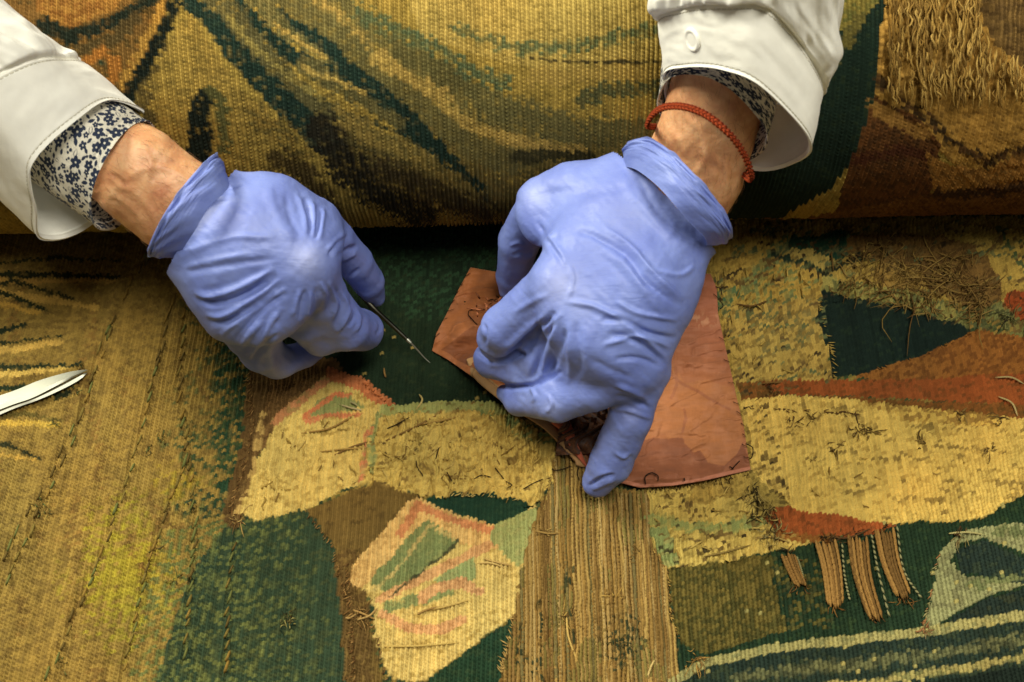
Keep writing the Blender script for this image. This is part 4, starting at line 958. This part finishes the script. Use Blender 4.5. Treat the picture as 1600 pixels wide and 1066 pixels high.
tone(inpoly(nx, ny, [(940, 690), (1015, 685), (1060, 685), (1160, 690), (1180, 740), (1040, 770), (940, 760)]), (140, 80, 50), .95)
LEAF = [(1015, 685), (1039, 676), (1044, 687), (1059, 685), (1066, 674), (1070, 693), (1084, 707), (1095, 704), (1106, 722), (1132, 727), (1150, 711), (1163, 689), (1156, 627), (1143, 605), (1106, 594), (1070, 598), (1048, 565), (1030, 600), (1010, 640), (985, 690)]
tone(inpoly(nx, ny, LEAF), (176, 108, 62), .9)
d, f = dpoly(nx, ny, [(1040, 560), (1052, 590), (1090, 612), (1140, 640)]); tone(d < 2.2, (150, 86, 54), .7)
d, f = dpoly(nx, ny, [(1056, 575), (1058, 600), (1048, 622)]); tone(d < 2.6, (150, 86, 54), .7)
d, f = dpoly(nx, ny, [(1066, 674), (1072, 655), (1068, 640)]); tone(d < 2.0, (150, 86, 54), .7)
tone(sstep(.5, .8, fbm(sx/16, sy/16, 340)), (196, 128, 92), .25)
tone(np.exp(-(((sx-1092)/34)**2+((sy-500)/12)**2))*(fbm(sx/6, sy/8, 341) > .5), (206, 144, 104), .7)
dB, fB = dpoly(sx, sy, BOT); tone((dB < 14)*(sx > 735)*(sx < 905), (178, 138, 88), .9)       # pale lining at the turned edge
tone((dB < 30)*(dB >= 14)*(sx > 840)*(sx < 925), (186, 96, 66), .9)
tone(cr > .45, (120, 76, 44), .8); tone((dB < 5)*(sx > 925), (196, 122, 92), .7)
tone(inpoly(nx, ny, [(690, 545), (740, 510), (775, 520), (760, 580), (735, 575)]), (138, 76, 40), .8)
silk = empty('silk_patch', Wz(1000, 600, 0), 'pinkish brown silk patch with faded leaf pattern, held under the gloved hand on the right', 'fabric patch')
so = np.array(silk.location)
Vd = P-so; Vd2 = Vd-np.array([0, 0, .0004]); Fq = grid_faces(nu, nv)[:, ::-1].copy()
thr = 1+.10*(noise2(sx/.9, sy/9, 371)-.5)+.10*(noise2(sx/9, sy/.9, 372)-.5); col *= .84*thr[:, None]*np.array([.95, 1.02, 1.04]); n = nu*nv; bi = np.r_[np.arange(nu), np.arange(1, nv)*nu+nu-1, (nv-1)*nu+np.arange(nu-2, -1, -1), np.arange(nv-2, -1, -1)*nu]
side = np.stack([bi[:-1], bi[1:], bi[1:]+n, bi[:-1]+n], 1)
sheet = mesh_obj('silk_sheet', np.vstack([Vd, Vd2]), np.vstack([Fq, Fq[:, ::-1]+n, side]), M_silk, silk, True, np.vstack([col, col]))
def silk_z(px, py):
    k = np.argmin((sx-px)**2+(sy-py)**2); return z[k]
# turned hem: folded strip running to the front, and the brown bunched lining
tb = Tubes()
hp = catmull([Wz(*p) for p in [(735, 560, .012), (748, 588, .011), (775, 612, .012), (805, 634, .012), (850, 662, .010), (880, 690, .009), (905, 718, .006), (917, 729, .004)]], 40)
tb.add(hp, [.0026]*34+[.0036, .003, .0025, .002, .0012, .0006], 8, lin((176, 134, 84)), taper=False, flat=.3)
tb.build('folded_hem', M_silk, silk).location = -Vector(so)
tb = Tubes()
hp = catmull([Wz(*p) for p in [(872, 655, .013), (884, 668, .014), (894, 690, .013), (906, 712, .009), (917, 729, .005)]], 30)
tb.add(hp, list(np.linspace(.0044, .0006, 30)), 8, lin((188, 96, 66)), taper=False, flat=.4)
tb.build('hem_ribbon', M_silk, silk).location = -Vector(so)
# crumpled brown lining seen between the fingers
nu2 = 90; g_ = np.linspace(0, 1, nu2); A_, B_ = np.meshgrid(g_, g_); A_ = A_.ravel(); B_ = B_.ravel()
qx = 878+A_*92-10*B_; qy = 630+B_*82-6*A_
zz = .010+.008*np.abs(np.sin(qx/7.5+2.0*np.sin(qy/9.0)+qy/22))**1.3*fbm(qx/12, qy/12, 351)*1.6+.003*fbm(qx/5, qy/5, 352)-.010*np.maximum(0, np.hypot(A_-.5, B_-.45)-.42)*3
Pc = np.array([Wz(a, b, max(c, .004)) for a, b, c in zip(qx, qy, zz)])-so
mesh_obj('bunched_lining', Pc, grid_faces(nu2, nu2)[:, ::-1].copy(), fabric_mat('brown_lining', (96, 60, 36), .75, .3, 1800, .0003, .2, .1), silk)
# small torn, rumpled bit at the pinch
tb = Tubes(); rg = np.random.default_rng(4)
for k in range(34):
    a = np.array([768+rg.normal()*12, 480+rg.normal()*7-(k % 3)*2]); b = a+rg.normal(size=2)*9
    tb.add(catmull([Wz(a[0], a[1], .017+rg.random()*.012), Wz(*(a+b)/2, .024+rg.random()*.008), Wz(b[0], b[1], .016+rg.random()*.012)], 8), .00035+.0004*rg.random(), 5, lin((150, 92, 60))*(.5+.8*rg.random()))
tb.build('frayed_edge', M_thread, silk).location = -Vector(so)
# dark stitches over the right and left edges, and loose curled ends: each thread a part
TH = lin((34, 26, 22))
def thread_obj(name, pts, r, col, parent, off, n=18, sides=5, taper=True):
    t = Tubes(); t.add(catmull(pts, n), r, sides, col, taper); o = t.build(name, M_thread, parent); o.location = -Vector(off); return o
rg = np.random.default_rng(8)
def edge_stitches(E, step, start, inward):
    E = np.array(E, float); L = np.r_[0, np.cumsum(np.hypot(*np.diff(E, axis=0).T))]
    for u in np.arange(start, L[-1]-4, step):
        x = np.interp(u, L, E[:, 0]); y = np.interp(u, L, E[:, 1])
        j = rg.normal(size=2)*1.5; lg = (4+rg.random()*7)
        if rg.random() < .3: continue
        zz_ = silk_z(x, y)
        thread_obj('stitch', [Wz(x-inward*2, y+1, .0018), Wz(x, y-1, zz_+.0016), Wz(x+inward*lg*.6, y-3+j[1], zz_+.0012), Wz(x+inward*lg, y-5+j[1], zz_-.0002)], (.00012+.0001*rg.random()), TH, silk, so, 8)
edge_stitches(RGT, 17, 40, -1)
edge_stitches(LFT[::-1], 15, 6, 1)
for pts in [[(1009, 758), (1008, 745), (1018, 739), (1028, 744), (1028, 752)], [(1143, 734), (1150, 726), (1156, 720)], [(1140, 729), (1146, 733)],
            [(1165, 693), (1176, 700), (1175, 714), (1170, 718)], [(1069, 747), (1070, 751)], [(733, 485), (745, 483), (758, 484)], [(733, 485), (732, 492), (740, 502), (746, 508)],
            [(762, 470), (772, 468), (782, 473), (788, 482)], [(775, 462), (782, 468), (784, 478)], [(1160, 640), (1170, 636), (1174, 640)], [(1125, 470), (1130, 478), (1124, 484)],
            [(1118, 448), (1126, 452), (1128, 462)]]:
    if len(pts) == 2: pts = [pts[0], tuple(np.mean(pts, 0)), pts[1]]
    thread_obj('loose_thread', [Wz(x, y, silk_z(x, y)+(.0022 if 0 < k < len(pts)-1 else .0008)) for k, (x, y) in enumerate(pts)], .0003, TH, silk, so, 24)

# ------------------------------------------------------------------ loose threads, stitches and frays of the flat tapestry
def G(x, y, z=.0022): return Wz(x, y, z)
nO = np.zeros(3)
for pts in [[(860, 730), (866, 735), (880, 733), (893, 728)], [(738, 750), (752, 743), (768, 746)], [(650, 718), (652, 730), (660, 742), (662, 748)], [(696, 733), (705, 750), (712, 758)],
            [(773, 730), (782, 742), (790, 752)], [(790, 752), (800, 758), (793, 762)], [(600, 672), (622, 662), (640, 652)], [(680, 720), (684, 706), (686, 698)],
            [(905, 728), (902, 740), (906, 752)], [(815, 766), (832, 756), (850, 748)]]:
    pts = pts if len(pts) > 2 else [pts[0], tuple(np.mean(pts, 0)), pts[1]]
    thread_obj('loose_thread', [G(x, y, .0040 if 0 < k < len(pts)-1 else .0022) for k, (x, y) in enumerate(pts)], .00028, lin((40, 30, 22)), tap, nO, 22)
# long tan floats laid over the pale lobes
for (a, b, c, d, co) in [(470, 677, 555, 648, (150, 118, 62)), (500, 706, 578, 700, (160, 128, 66)), (520, 712, 582, 690, (120, 90, 50)), (600, 690, 690, 645, (120, 92, 48)), (640, 665, 720, 650, (150, 120, 62)),
                         (590, 1010, 718, 1004, (176, 148, 80)), (655, 955, 742, 935, (170, 142, 78)), (648, 962, 700, 948, (140, 110, 60)), (530, 632, 568, 642, (176, 158, 110)), (545, 628, 560, 636, (160, 150, 100)),
                         (830, 828, 880, 832, (140, 112, 60)), (746, 880, 790, 888, (178, 150, 88)), (752, 872, 800, 884, (170, 140, 80)), (905, 1040, 885, 960, (176, 146, 80)), (1010, 1064, 1024, 1030, (180, 156, 96)),
                         (1180, 842, 1240, 850, (150, 124, 66)), (1100, 870, 1172, 852, (120, 100, 52)), (1150, 475, 1200, 470, (90, 66, 34)), (1220, 598, 1190, 600, (110, 80, 40)), (1560, 620, 1590, 650, (170, 150, 96)),
                         (1555, 590, 1600, 600, (160, 140, 90)), (1290, 838, 1360, 826, (80, 58, 34)), (1480, 834, 1540, 836, (160, 150, 96)), (650, 640, 655, 616, (170, 150, 90)), (600, 575, 603, 590, (130, 100, 56)),
                         (540, 965, 560, 958, (150, 120, 70)), (552, 970, 590, 950, (160, 130, 76)), (548, 952, 586, 968, (150, 118, 66))]:
    m = ((a+c)/2+rg.normal()*3, (b+d)/2+rg.normal()*4)
    thread_obj('float_thread', [G(a, b, .0018), G(*m, .0036), G(c, d, .0020)], .00055, lin(co), tap, nO, 14, 6)
# slit seams: thick overcast stitches along the diagonal lines
sb = []
for si, sm in enumerate(SEAMS):
    P_ = np.array(sm, float); L = np.r_[0, np.cumsum(np.hypot(*np.diff(P_, axis=0).T))]
    for u in np.cumsum(12+rg.random(int(L[-1]/21))*(16 if si < 4 else 34)):
        x = np.interp(u, L, P_[:, 0])+rg.normal()*2; y = np.interp(u, L, P_[:, 1])
        if x < -40: continue
        c = lin([(112, 96, 46), (128, 102, 46), (92, 76, 38), (98, 100, 52)][rg.integers(4)])
        ln = 7+rg.random()*5
        thread_obj('seam_stitch', [G(x+4, y-ln, .0008), G(x+1.5, y-ln*.4, .0034), G(x-1.5, y+ln*.4, .0034), G(x-4, y+ln, .0008)], .0005+.0003*rg.random(), c, tap, nO, 9, 6)
# small knots and fuzzy tufts
def tuft(x, y, n, r, cols, nm='tuft', zr=.002, thick=.00024, lean=(0, 0)):
    t = Tubes()
    for k in range(n):
        a = np.array([x, y])+rg.normal(size=2)*r*.45; b = a+rg.normal(size=2)*r+np.array(lean)
        t.add(catmull([G(a[0], a[1], .001), G(*((a+b)/2+rg.normal(size=2)*r*.3), .002+rg.random()*zr), G(b[0], b[1], .0016+rg.random()*zr*.5)], 7), thick*(.6+.8*rg.random()), 4, lin(cols[rg.integers(len(cols))])*(.75+.5*rg.random()))
    o = t.build(nm, M_thread, tap); o['kind'] = 'stuff'; return o
for x, y, n, r in [(255, 685, 14, 7), (66, 792, 12, 8), (70, 800, 10, 7), (238, 862, 8, 6), (450, 965, 16, 7), (275, 905, 8, 6), (95, 1040, 10, 6), (232, 700, 8, 6), (300, 795, 8, 6), (298, 905, 8, 6), (120, 612, 10, 5), (86, 660, 8, 5), (125, 572, 10, 5)]:
    tuft(x, y, n, r, [(96, 80, 38), (60, 58, 34), (84, 92, 50)])
tuft(450, 975, 14, 9, [(140, 130, 74), (36, 54, 40)]); tuft(372, 812, 26, 9, [(176, 146, 84), (110, 80, 44)]); tuft(560, 960, 22, 12, [(150, 118, 66), (104, 76, 40)])
tuft(845, 830, 14, 9, [(150, 122, 66), (120, 92, 48)]); tuft(880, 960, 20, 14, [(160, 130, 66), (110, 86, 44)], lean=(6, 0)); tuft(960, 935, 18, 10, [(170, 138, 70), (140, 110, 56)])
tuft(975, 1005, 34, 18, [(50, 56, 36), (84, 76, 42)]); tuft(1085, 1030, 16, 12, [(150, 118, 60), (120, 90, 46)], lean=(6, 8)); tuft(988, 865, 10, 9, [(110, 88, 46)])
tuft(1205, 832, 30, 16, [(120, 108, 66), (160, 138, 78), (70, 60, 36)], zr=.006); tuft(1195, 800, 30, 16, [(150, 130, 70), (60, 52, 30)], zr=.005)
tuft(1180, 770, 30, 14, [(150, 130, 70), (54, 46, 28)], zr=.005); tuft(1300, 842, 26, 12, [(64, 50, 30), (90, 66, 36)], lean=(6, 0)); tuft(1500, 838, 16, 9, [(130, 116, 70), (90, 66, 40)])
tuft(1448, 985, 14, 8, [(140, 96, 60), (150, 130, 90)]); tuft(1205, 612, 18, 9, [(96, 70, 38), (60, 44, 26)], lean=(3, -3)); tuft(1580, 500, 20, 14, [(120, 116, 66), (50, 50, 34)])
for x, y, n, r in [(1420, 440, 60, 34), (1490, 430, 60, 30), (1530, 460, 50, 24), (1380, 395, 40, 26), (1330, 450, 26, 16)]:
    tuft(x, y, n, r, [(120, 94, 48), (96, 72, 38), (140, 114, 58)], zr=.006, lean=(-5, 4))
for x, y in [(1340, 668), (1360, 672), (1240, 660), (1545, 700), (1440, 690), (1270, 652), (1300, 700), (1500, 650), (1560, 655)]:
    tuft(x, y, 10, 9, [(120, 98, 52), (84, 66, 36)], zr=.002, thick=.0003)
# tangled couching yarn over the repaired rectangle, lobes and wedge: uncountable short loops
def tangle(poly, n, cols, nm, ln=7, thick=.0007, ang=1.2, zr=.0016):
    t = Tubes(); P_ = np.array(poly); lo, hi = P_.min(0), P_.max(0); c = 0
    while c < n:
        p = lo+rg.random(2)*(hi-lo)
        if not inpoly(np.array([p[0]]), np.array([p[1]]), poly)[0]: continue
        c += 1; a = math.pi/2+rg.normal()*ang if rg.random() < .75 else rg.random()*6; l = ln*(.5+rg.random()); d = np.array([math.cos(a), math.sin(a)*.8])*l; q = rg.normal(size=2)*l*.12
        t.add(catmull([G(*(p-d), .0014), G(*(p-d*.4+q), .0024+rg.random()*zr), G(*(p+d*.4-q*.5), .0024+rg.random()*zr), G(*(p+d), .0014)], 8), thick*(.7+.6*rg.random()), 5, lin(cols[rg.integers(len(cols))])*(.8+.4*rg.random()))
    o = t.build(nm, M_thread, tap); o['kind'] = 'stuff'; return o
YC = [(168, 140, 70), (156, 128, 62), (174, 148, 80), (126, 100, 50)]
tangle([(600, 655), (760, 648), (830, 670), (862, 705), (852, 760), (820, 785), (760, 768), (690, 768), (620, 760), (582, 745), (585, 700)], 70, YC, 'couching_loops', 13, .0004, .9, .0008)
tangle([(440, 670), (560, 650), (570, 700), (556, 755), (520, 765), (430, 790), (400, 800), (410, 730)], 20, YC, 'couching_loops', 11, .0004, .5, .0008)
tangle([(1020, 775), (1175, 750), (1200, 800), (1200, 830), (1120, 870), (1045, 880), (1020, 840)], 20, [(166, 142, 74), (146, 120, 60)], 'couching_loops', 9, .00045, .9, .001)
tangle([(1120, 400), (1270, 400), (1290, 470), (1280, 590), (1160, 600), (1125, 480)], 20, [(158, 132, 64), (140, 114, 54)], 'couching_loops', 10, .0004, .5, .001)
tangle([(1290, 400), (1540, 400), (1560, 480), (1500, 510), (1350, 465)], 150, [(124, 98, 50), (104, 80, 42), (134, 110, 58)], 'couching_loops', 14, .00035, 1.2, .001)
tangle([(1170, 640), (1430, 655), (1600, 670), (1600, 760), (1430, 808), (1230, 790)], 15, [(180, 150, 76), (130, 104, 52)], 'couching_loops', 8, .00035, 1.2, .0005)
# fringes: short ends sticking out from shape edges
def fringe(line, n, cols, ln, dirn, nm='fringe', thick=.00026):
    t = Tubes(); P_ = np.array(line, float); L = np.r_[0, np.cumsum(np.hypot(*np.diff(P_, axis=0).T))]
    for u in rg.random(n)*L[-1]:
        x = np.interp(u, L, P_[:, 0]); y = np.interp(u, L, P_[:, 1]); l = ln*(.5+rg.random()); d = np.array(dirn)*l+rg.normal(size=2)*l*.25
        t.add(catmull([G(x, y, .0012), G(x+d[0]*.5, y+d[1]*.5, .0030), G(x+d[0], y+d[1], .0016)], 6), thick*(.7+.6*rg.random()), 4, lin(cols[rg.integers(len(cols))]))
    o = t.build(nm, M_thread, tap); o['kind'] = 'stuff'
BC = [(120, 88, 48), (150, 116, 66), (92, 66, 36)]
fringe([(392, 580), (398, 660), (384, 730), (360, 800)], 90, BC, 12, (-.6, .5)); fringe([(545, 880), (552, 960), (556, 1066)], 70, BC, 12, (-.6, .4))
fringe([(806, 965), (792, 1030), (782, 1066)], 40, [(150, 120, 66), (170, 140, 80)], 12, (-.5, -.6)); fringe([(480, 798), (520, 850), (545, 940)], 50, BC, 7, (-.5, .6))
fringe([(600, 1066), (590, 1010), (566, 960)], 30, BC, 10, (.4, -.5)); fringe([(850, 800), (858, 760), (872, 705)], 40, [(160, 134, 70), (120, 94, 48)], 9, (-.3, .6))
fringe([(1014, 850), (1042, 892), (1046, 960), (1060, 1000)], 50, [(160, 130, 66), (110, 84, 44)], 11, (.5, .6)); fringe([(1276, 470), (1298, 550), (1302, 592)], 40, [(168, 142, 72)], 7, (.8, .2))
fringe([(690, 775), (760, 777), (812, 784), (838, 794)], 26, [(186, 160, 92)], 10, (.6, -.4)); fringe([(1470, 862), (1456, 930), (1442, 990)], 34, [(150, 104, 64), (150, 140, 90)], 9, (-.6, .5))
fringe([(566, 598), (606, 634)], 16, [(190, 110, 60)], 8, (.8, .1)); fringe([(1340, 588), (1440, 558), (1522, 520)], 20, [(140, 96, 44)], 7, (-.6, -.3))
fringe([(1160, 636), (1240, 640), (1335, 646)], 30, [(90, 66, 36)], 12, (.9, .1), thick=.0003); fringe([(1010, 764), (1100, 754), (1172, 738)], 60, [(70, 54, 30), (150, 126, 64)], 9, (.2, .7))
# brown cords laid over the loss: every cord one part
W_x0, W_x1 = 790, 1055
cords = []
for x in np.arange(W_x0, W_x1, 6.6):
    # find where this cord runs inside the area, following the perspective of the ribs
    ys = np.arange(696, 1090, 3.0); k = (x-800)/(1066+2386.)
    xs = 800+k*(ys+2386)
    m = inpoly(xs, ys, [(868, 700), (905, 716), (960, 765), (1012, 768), (1016, 850), (1040, 890), (1044, 960), (1056, 1000), (1086, 1045), (1075, 1095), (778, 1095), (800, 985), (816, 880), (842, 800), (862, 760)])
    if m.sum() < 12: continue
    xs, ys = xs[m], ys[m]; xs = xs+1.6*(noise2(ys/45, ys*0+x, 400)-.5)*2+.8*(noise2(ys/12, ys*0+x, 402)-.5)
    h_ = .0014+.0006*noise2(ys/30, ys*0+x*3, 401)
    base_c = [(128, 102, 54), (140, 114, 64), (116, 90, 48), (148, 124, 74), (104, 92, 54)][int(hash2(np.array([int(x)]), np.array([1]), 5)[0]*5) % 5]
    r = np.full(len(xs), .00078+.00025*rg.random())*(1+.16*np.sin(ys*1.5+x))
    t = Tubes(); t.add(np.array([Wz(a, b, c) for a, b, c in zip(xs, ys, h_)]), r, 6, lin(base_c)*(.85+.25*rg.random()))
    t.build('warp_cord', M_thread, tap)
# four straps of laid brown threads at the lower right
STR = [[(1232, 868), (1240, 890), (1252, 916)], [(1290, 845), (1300, 890), (1306, 945)], [(1338, 838), (1346, 900), (1366, 965)], [(1382, 828), (1392, 880), (1412, 932)]]
for st, wd in zip(STR, (13, 19, 18, 17)):
    c = catmull(st, 30); nn = int(wd/2.4)
    for k in range(nn):
        o_ = (k-(nn-1)/2)*(wd*2/nn)*.95; xs = c[:, 0]+o_*(1-.25*np.linspace(0, 1, 30))+.8*rg.normal(); ys = c[:, 1]+rg.normal()*3+(2 if k % 2 else 0)
        t = Tubes(); t.add(np.array([Wz(a, b, .0030+.0014*math.cos(o_/wd*1.4)+.0004*math.sin(i*2.1)) for i, (a, b) in enumerate(zip(xs, ys))]), .0009*(1+.15*np.sin(np.arange(30)*2.4+k)), 6, lin([(122, 90, 46), (138, 104, 54), (100, 74, 38)][rg.integers(3)]))
        t.build('strap_cord', M_thread, tap)
    tuft(c[-1, 0], c[-1, 1], 12, 9, [(120, 86, 42), (90, 64, 34)], lean=(3, 4)); tuft(c[0, 0], c[0, 1], 12, 8, [(44, 40, 28), (100, 72, 36)])
# whipped pale stitches beside the straps
for ln_ in [[(1245, 870), (1252, 890), (1258, 915)], [(1316, 850), (1320, 900), (1328, 938)], [(1362, 835), (1372, 890), (1390, 965)], [(1402, 822), (1412, 890), (1440, 935)]]:
    c = catmull(ln_, 14)
    for a, b in zip(c[:-1], c[1:]):
        thread_obj('couching_stitch', [G(a[0]-1, a[1], .0022), G(*(a+b)/2, .0040), G(b[0]+1, b[1]-1, .0022)], .00055, lin((128, 124, 84)), tap, nO, 6)

# ------------------------------------------------------------------ long loose wefts on the roll, upper right
def roll_point(px, py, lift):
    d = FW+RT*((px-800)/F_PX)+UP*((533-py)/F_PX); o = CAM-np.array([0, RY, RR]); r = RR+lift
    a = d[1]**2+d[2]**2; b = 2*(o[1]*d[1]+o[2]*d[2]); c = o[1]**2+o[2]**2-r*r; D = b*b-4*a*c
    t = (-b-math.sqrt(max(D, 0)))/(2*a); return CAM+d*t
RO = np.array([0, RY, 0]); t = Tubes()
for k in range(520):
    x = 1386+rg.random()*230; y = -20+rg.random()*175
    if y > 150-.0*x and x < 1390: continue
    if x > 1535 and y < 70+(x-1535)*.6: continue
    l = 9+rg.random()*16; q = rg.normal()*1.6
    t.add(catmull([roll_point(x+q, y-l, .0015), roll_point(x-q+rg.normal()*2, y-l*.3, .0024+rg.random()*.0012), roll_point(x+q, y+l*.4, .0024+rg.random()*.0012), roll_point(x-q, y+l, .0014)], 8), .00032+.00025*rg.random(), 5, lin([(150, 120, 60), (134, 104, 50), (162, 132, 70), (112, 86, 42)][rg.integers(4)]))
o = t.build('loose_wefts', M_thread, roll); o.location = -Vector(RO); o['kind'] = 'stuff'

# ------------------------------------------------------------------ fine curved needle held by the hand on the left
nd = empty('needle_holder', Wz(640, 530, 0), 'slim dark needle holder with fine needle tip pinched by the left gloved hand', 'needle')
no = np.array(nd.location)
t = Tubes(); pa = [Wz(560, 455, .034), Wz(585, 483, .028), Wz(612, 508, .021), Wz(640, 534, .0145)]
t.add(catmull(pa, 24), list(np.linspace(.0017, .0010, 24)), 12, lin((92, 90, 60)), taper=False); t.build('shaft', M_dark_steel, nd).location = -Vector(no)
t = Tubes(); t.add([Wz(636, 530, .0156), Wz(639, 533, .0149), Wz(642, 536, .0142)], [.0010, .0011, .0009], 14, (.8, .8, .7), taper=False); t.build('collar', M_steel, nd).location = -Vector(no)
t = Tubes(); t.add(catmull([Wz(641, 535, .0145), Wz(654, 549, .0092), Wz(664, 560, .0055), Wz(672, 567, .0035)], 16), np.linspace(.0006, .00015, 16), 8, (.8, .8, .7), taper=False); t.build('needle_tip', M_steel, nd).location = -Vector(no)

# ------------------------------------------------------------------ scissors lying at the left edge: two slim blades
sc = empty('scissors', Wz(40, 610, 0), 'steel scissors with closed pointed blades lying on ochre weave at the left edge', 'scissors')
so2 = np.array(sc.location)
def blade(name, up, lo_, zt, thick, bevel_up):
    """outline between two polylines on the cloth, ground to an edge on one side"""
    U_ = catmull(up, 40); L_ = catmull(lo_, 40); V = []; 
    for a, b in zip(U_, L_):
        m = a*.35+b*.65 if bevel_up else a*.7+b*.3
        V += [Wz(a[0], a[1], zt), Wz(m[0], m[1], zt+thick), Wz(b[0], b[1], zt+.0002), Wz(m[0], m[1], zt-.0006)]
    V = np.array(V)-so2; Fs = []
    for k in range(39):
        for j in range(4): Fs.append([k*4+j, k*4+(j+1) % 4, k*4+4+(j+1) % 4, k*4+4+j])
    Fs.append([0, 1, 2, 3]); Fs.append([39*4+3, 39*4+2, 39*4+1, 39*4])
    return mesh_obj(name, V, Fs, M_steel, sc, False)
blade('upper_blade', [(-160, 664), (0, 618), (60, 595), (105, 582), (130, 578), (137, 578)], [(-160, 706), (0, 640), (50, 622), (90, 602), (118, 588), (137, 579)], .0062, .0009, True)
blade('lower_blade', [(-160, 708), (0, 641.5), (50, 623.5), (92, 603), (120, 588), (139, 579.5)], [(-160, 724), (0, 648), (60, 625), (100, 607), (125, 593), (139, 580)], .0050, .0008, False)
# handles beyond the frame
for s_, (cx, cy) in enumerate([(-330, 735), (-300, 815)]):
    t = Tubes(); c = [Wz(cx+52*math.cos(a), cy+34*math.sin(a), .006) for a in np.linspace(0, 2*math.pi, 40)]
    t.add(c, .0028, 10, (.6, .6, .6), taper=False); t.add(catmull([Wz(-160, 690+20*s_, .006), Wz(-220, 712+24*s_, .006), Wz(cx+50, cy-6, .006)], 12), .003, 10, (.6, .6, .6), taper=False)
    t.build('finger_ring', M_steel, sc).location = -Vector(so2)
t = Tubes(); P0 = Wz(-150, 690, .006); t.add([P0, P0+np.array([0, 0, .0022])], .0032, 16, (.6, .6, .6), taper=False); t.build('pivot_screw', M_steel, sc).location = -Vector(so2)
# fine hairs on the wrists
t = Tubes()
for (V_, N_), fl in zip(HAIR, ((1, .4), (.1, 1))):
    X_, Y_, D_ = proj(V_); vis = np.where(((N_*(CAM-V_)).sum(1) > 0))[0]
    for k in rg.choice(vis, 700):
        if not (-20 < X_[k] < 1300 and 100 < Y_[k] < 400): continue
        d = np.array([fl[0], -fl[1], -.5])+rg.normal(size=3)*.35; n_ = N_[k]; d -= n_*(d@n_); d /= np.linalg.norm(d); l = .003+.004*rg.random()
        t.add(catmull([V_[k], V_[k]+d*l*.5+n_*.0007, V_[k]+d*l+n_*.0005], 5), .000055, 3, lin((150, 112, 80)))
o = t.build('arm_hair', M_thread, person); o.location = -Vector(PO); o['kind'] = 'stuff'
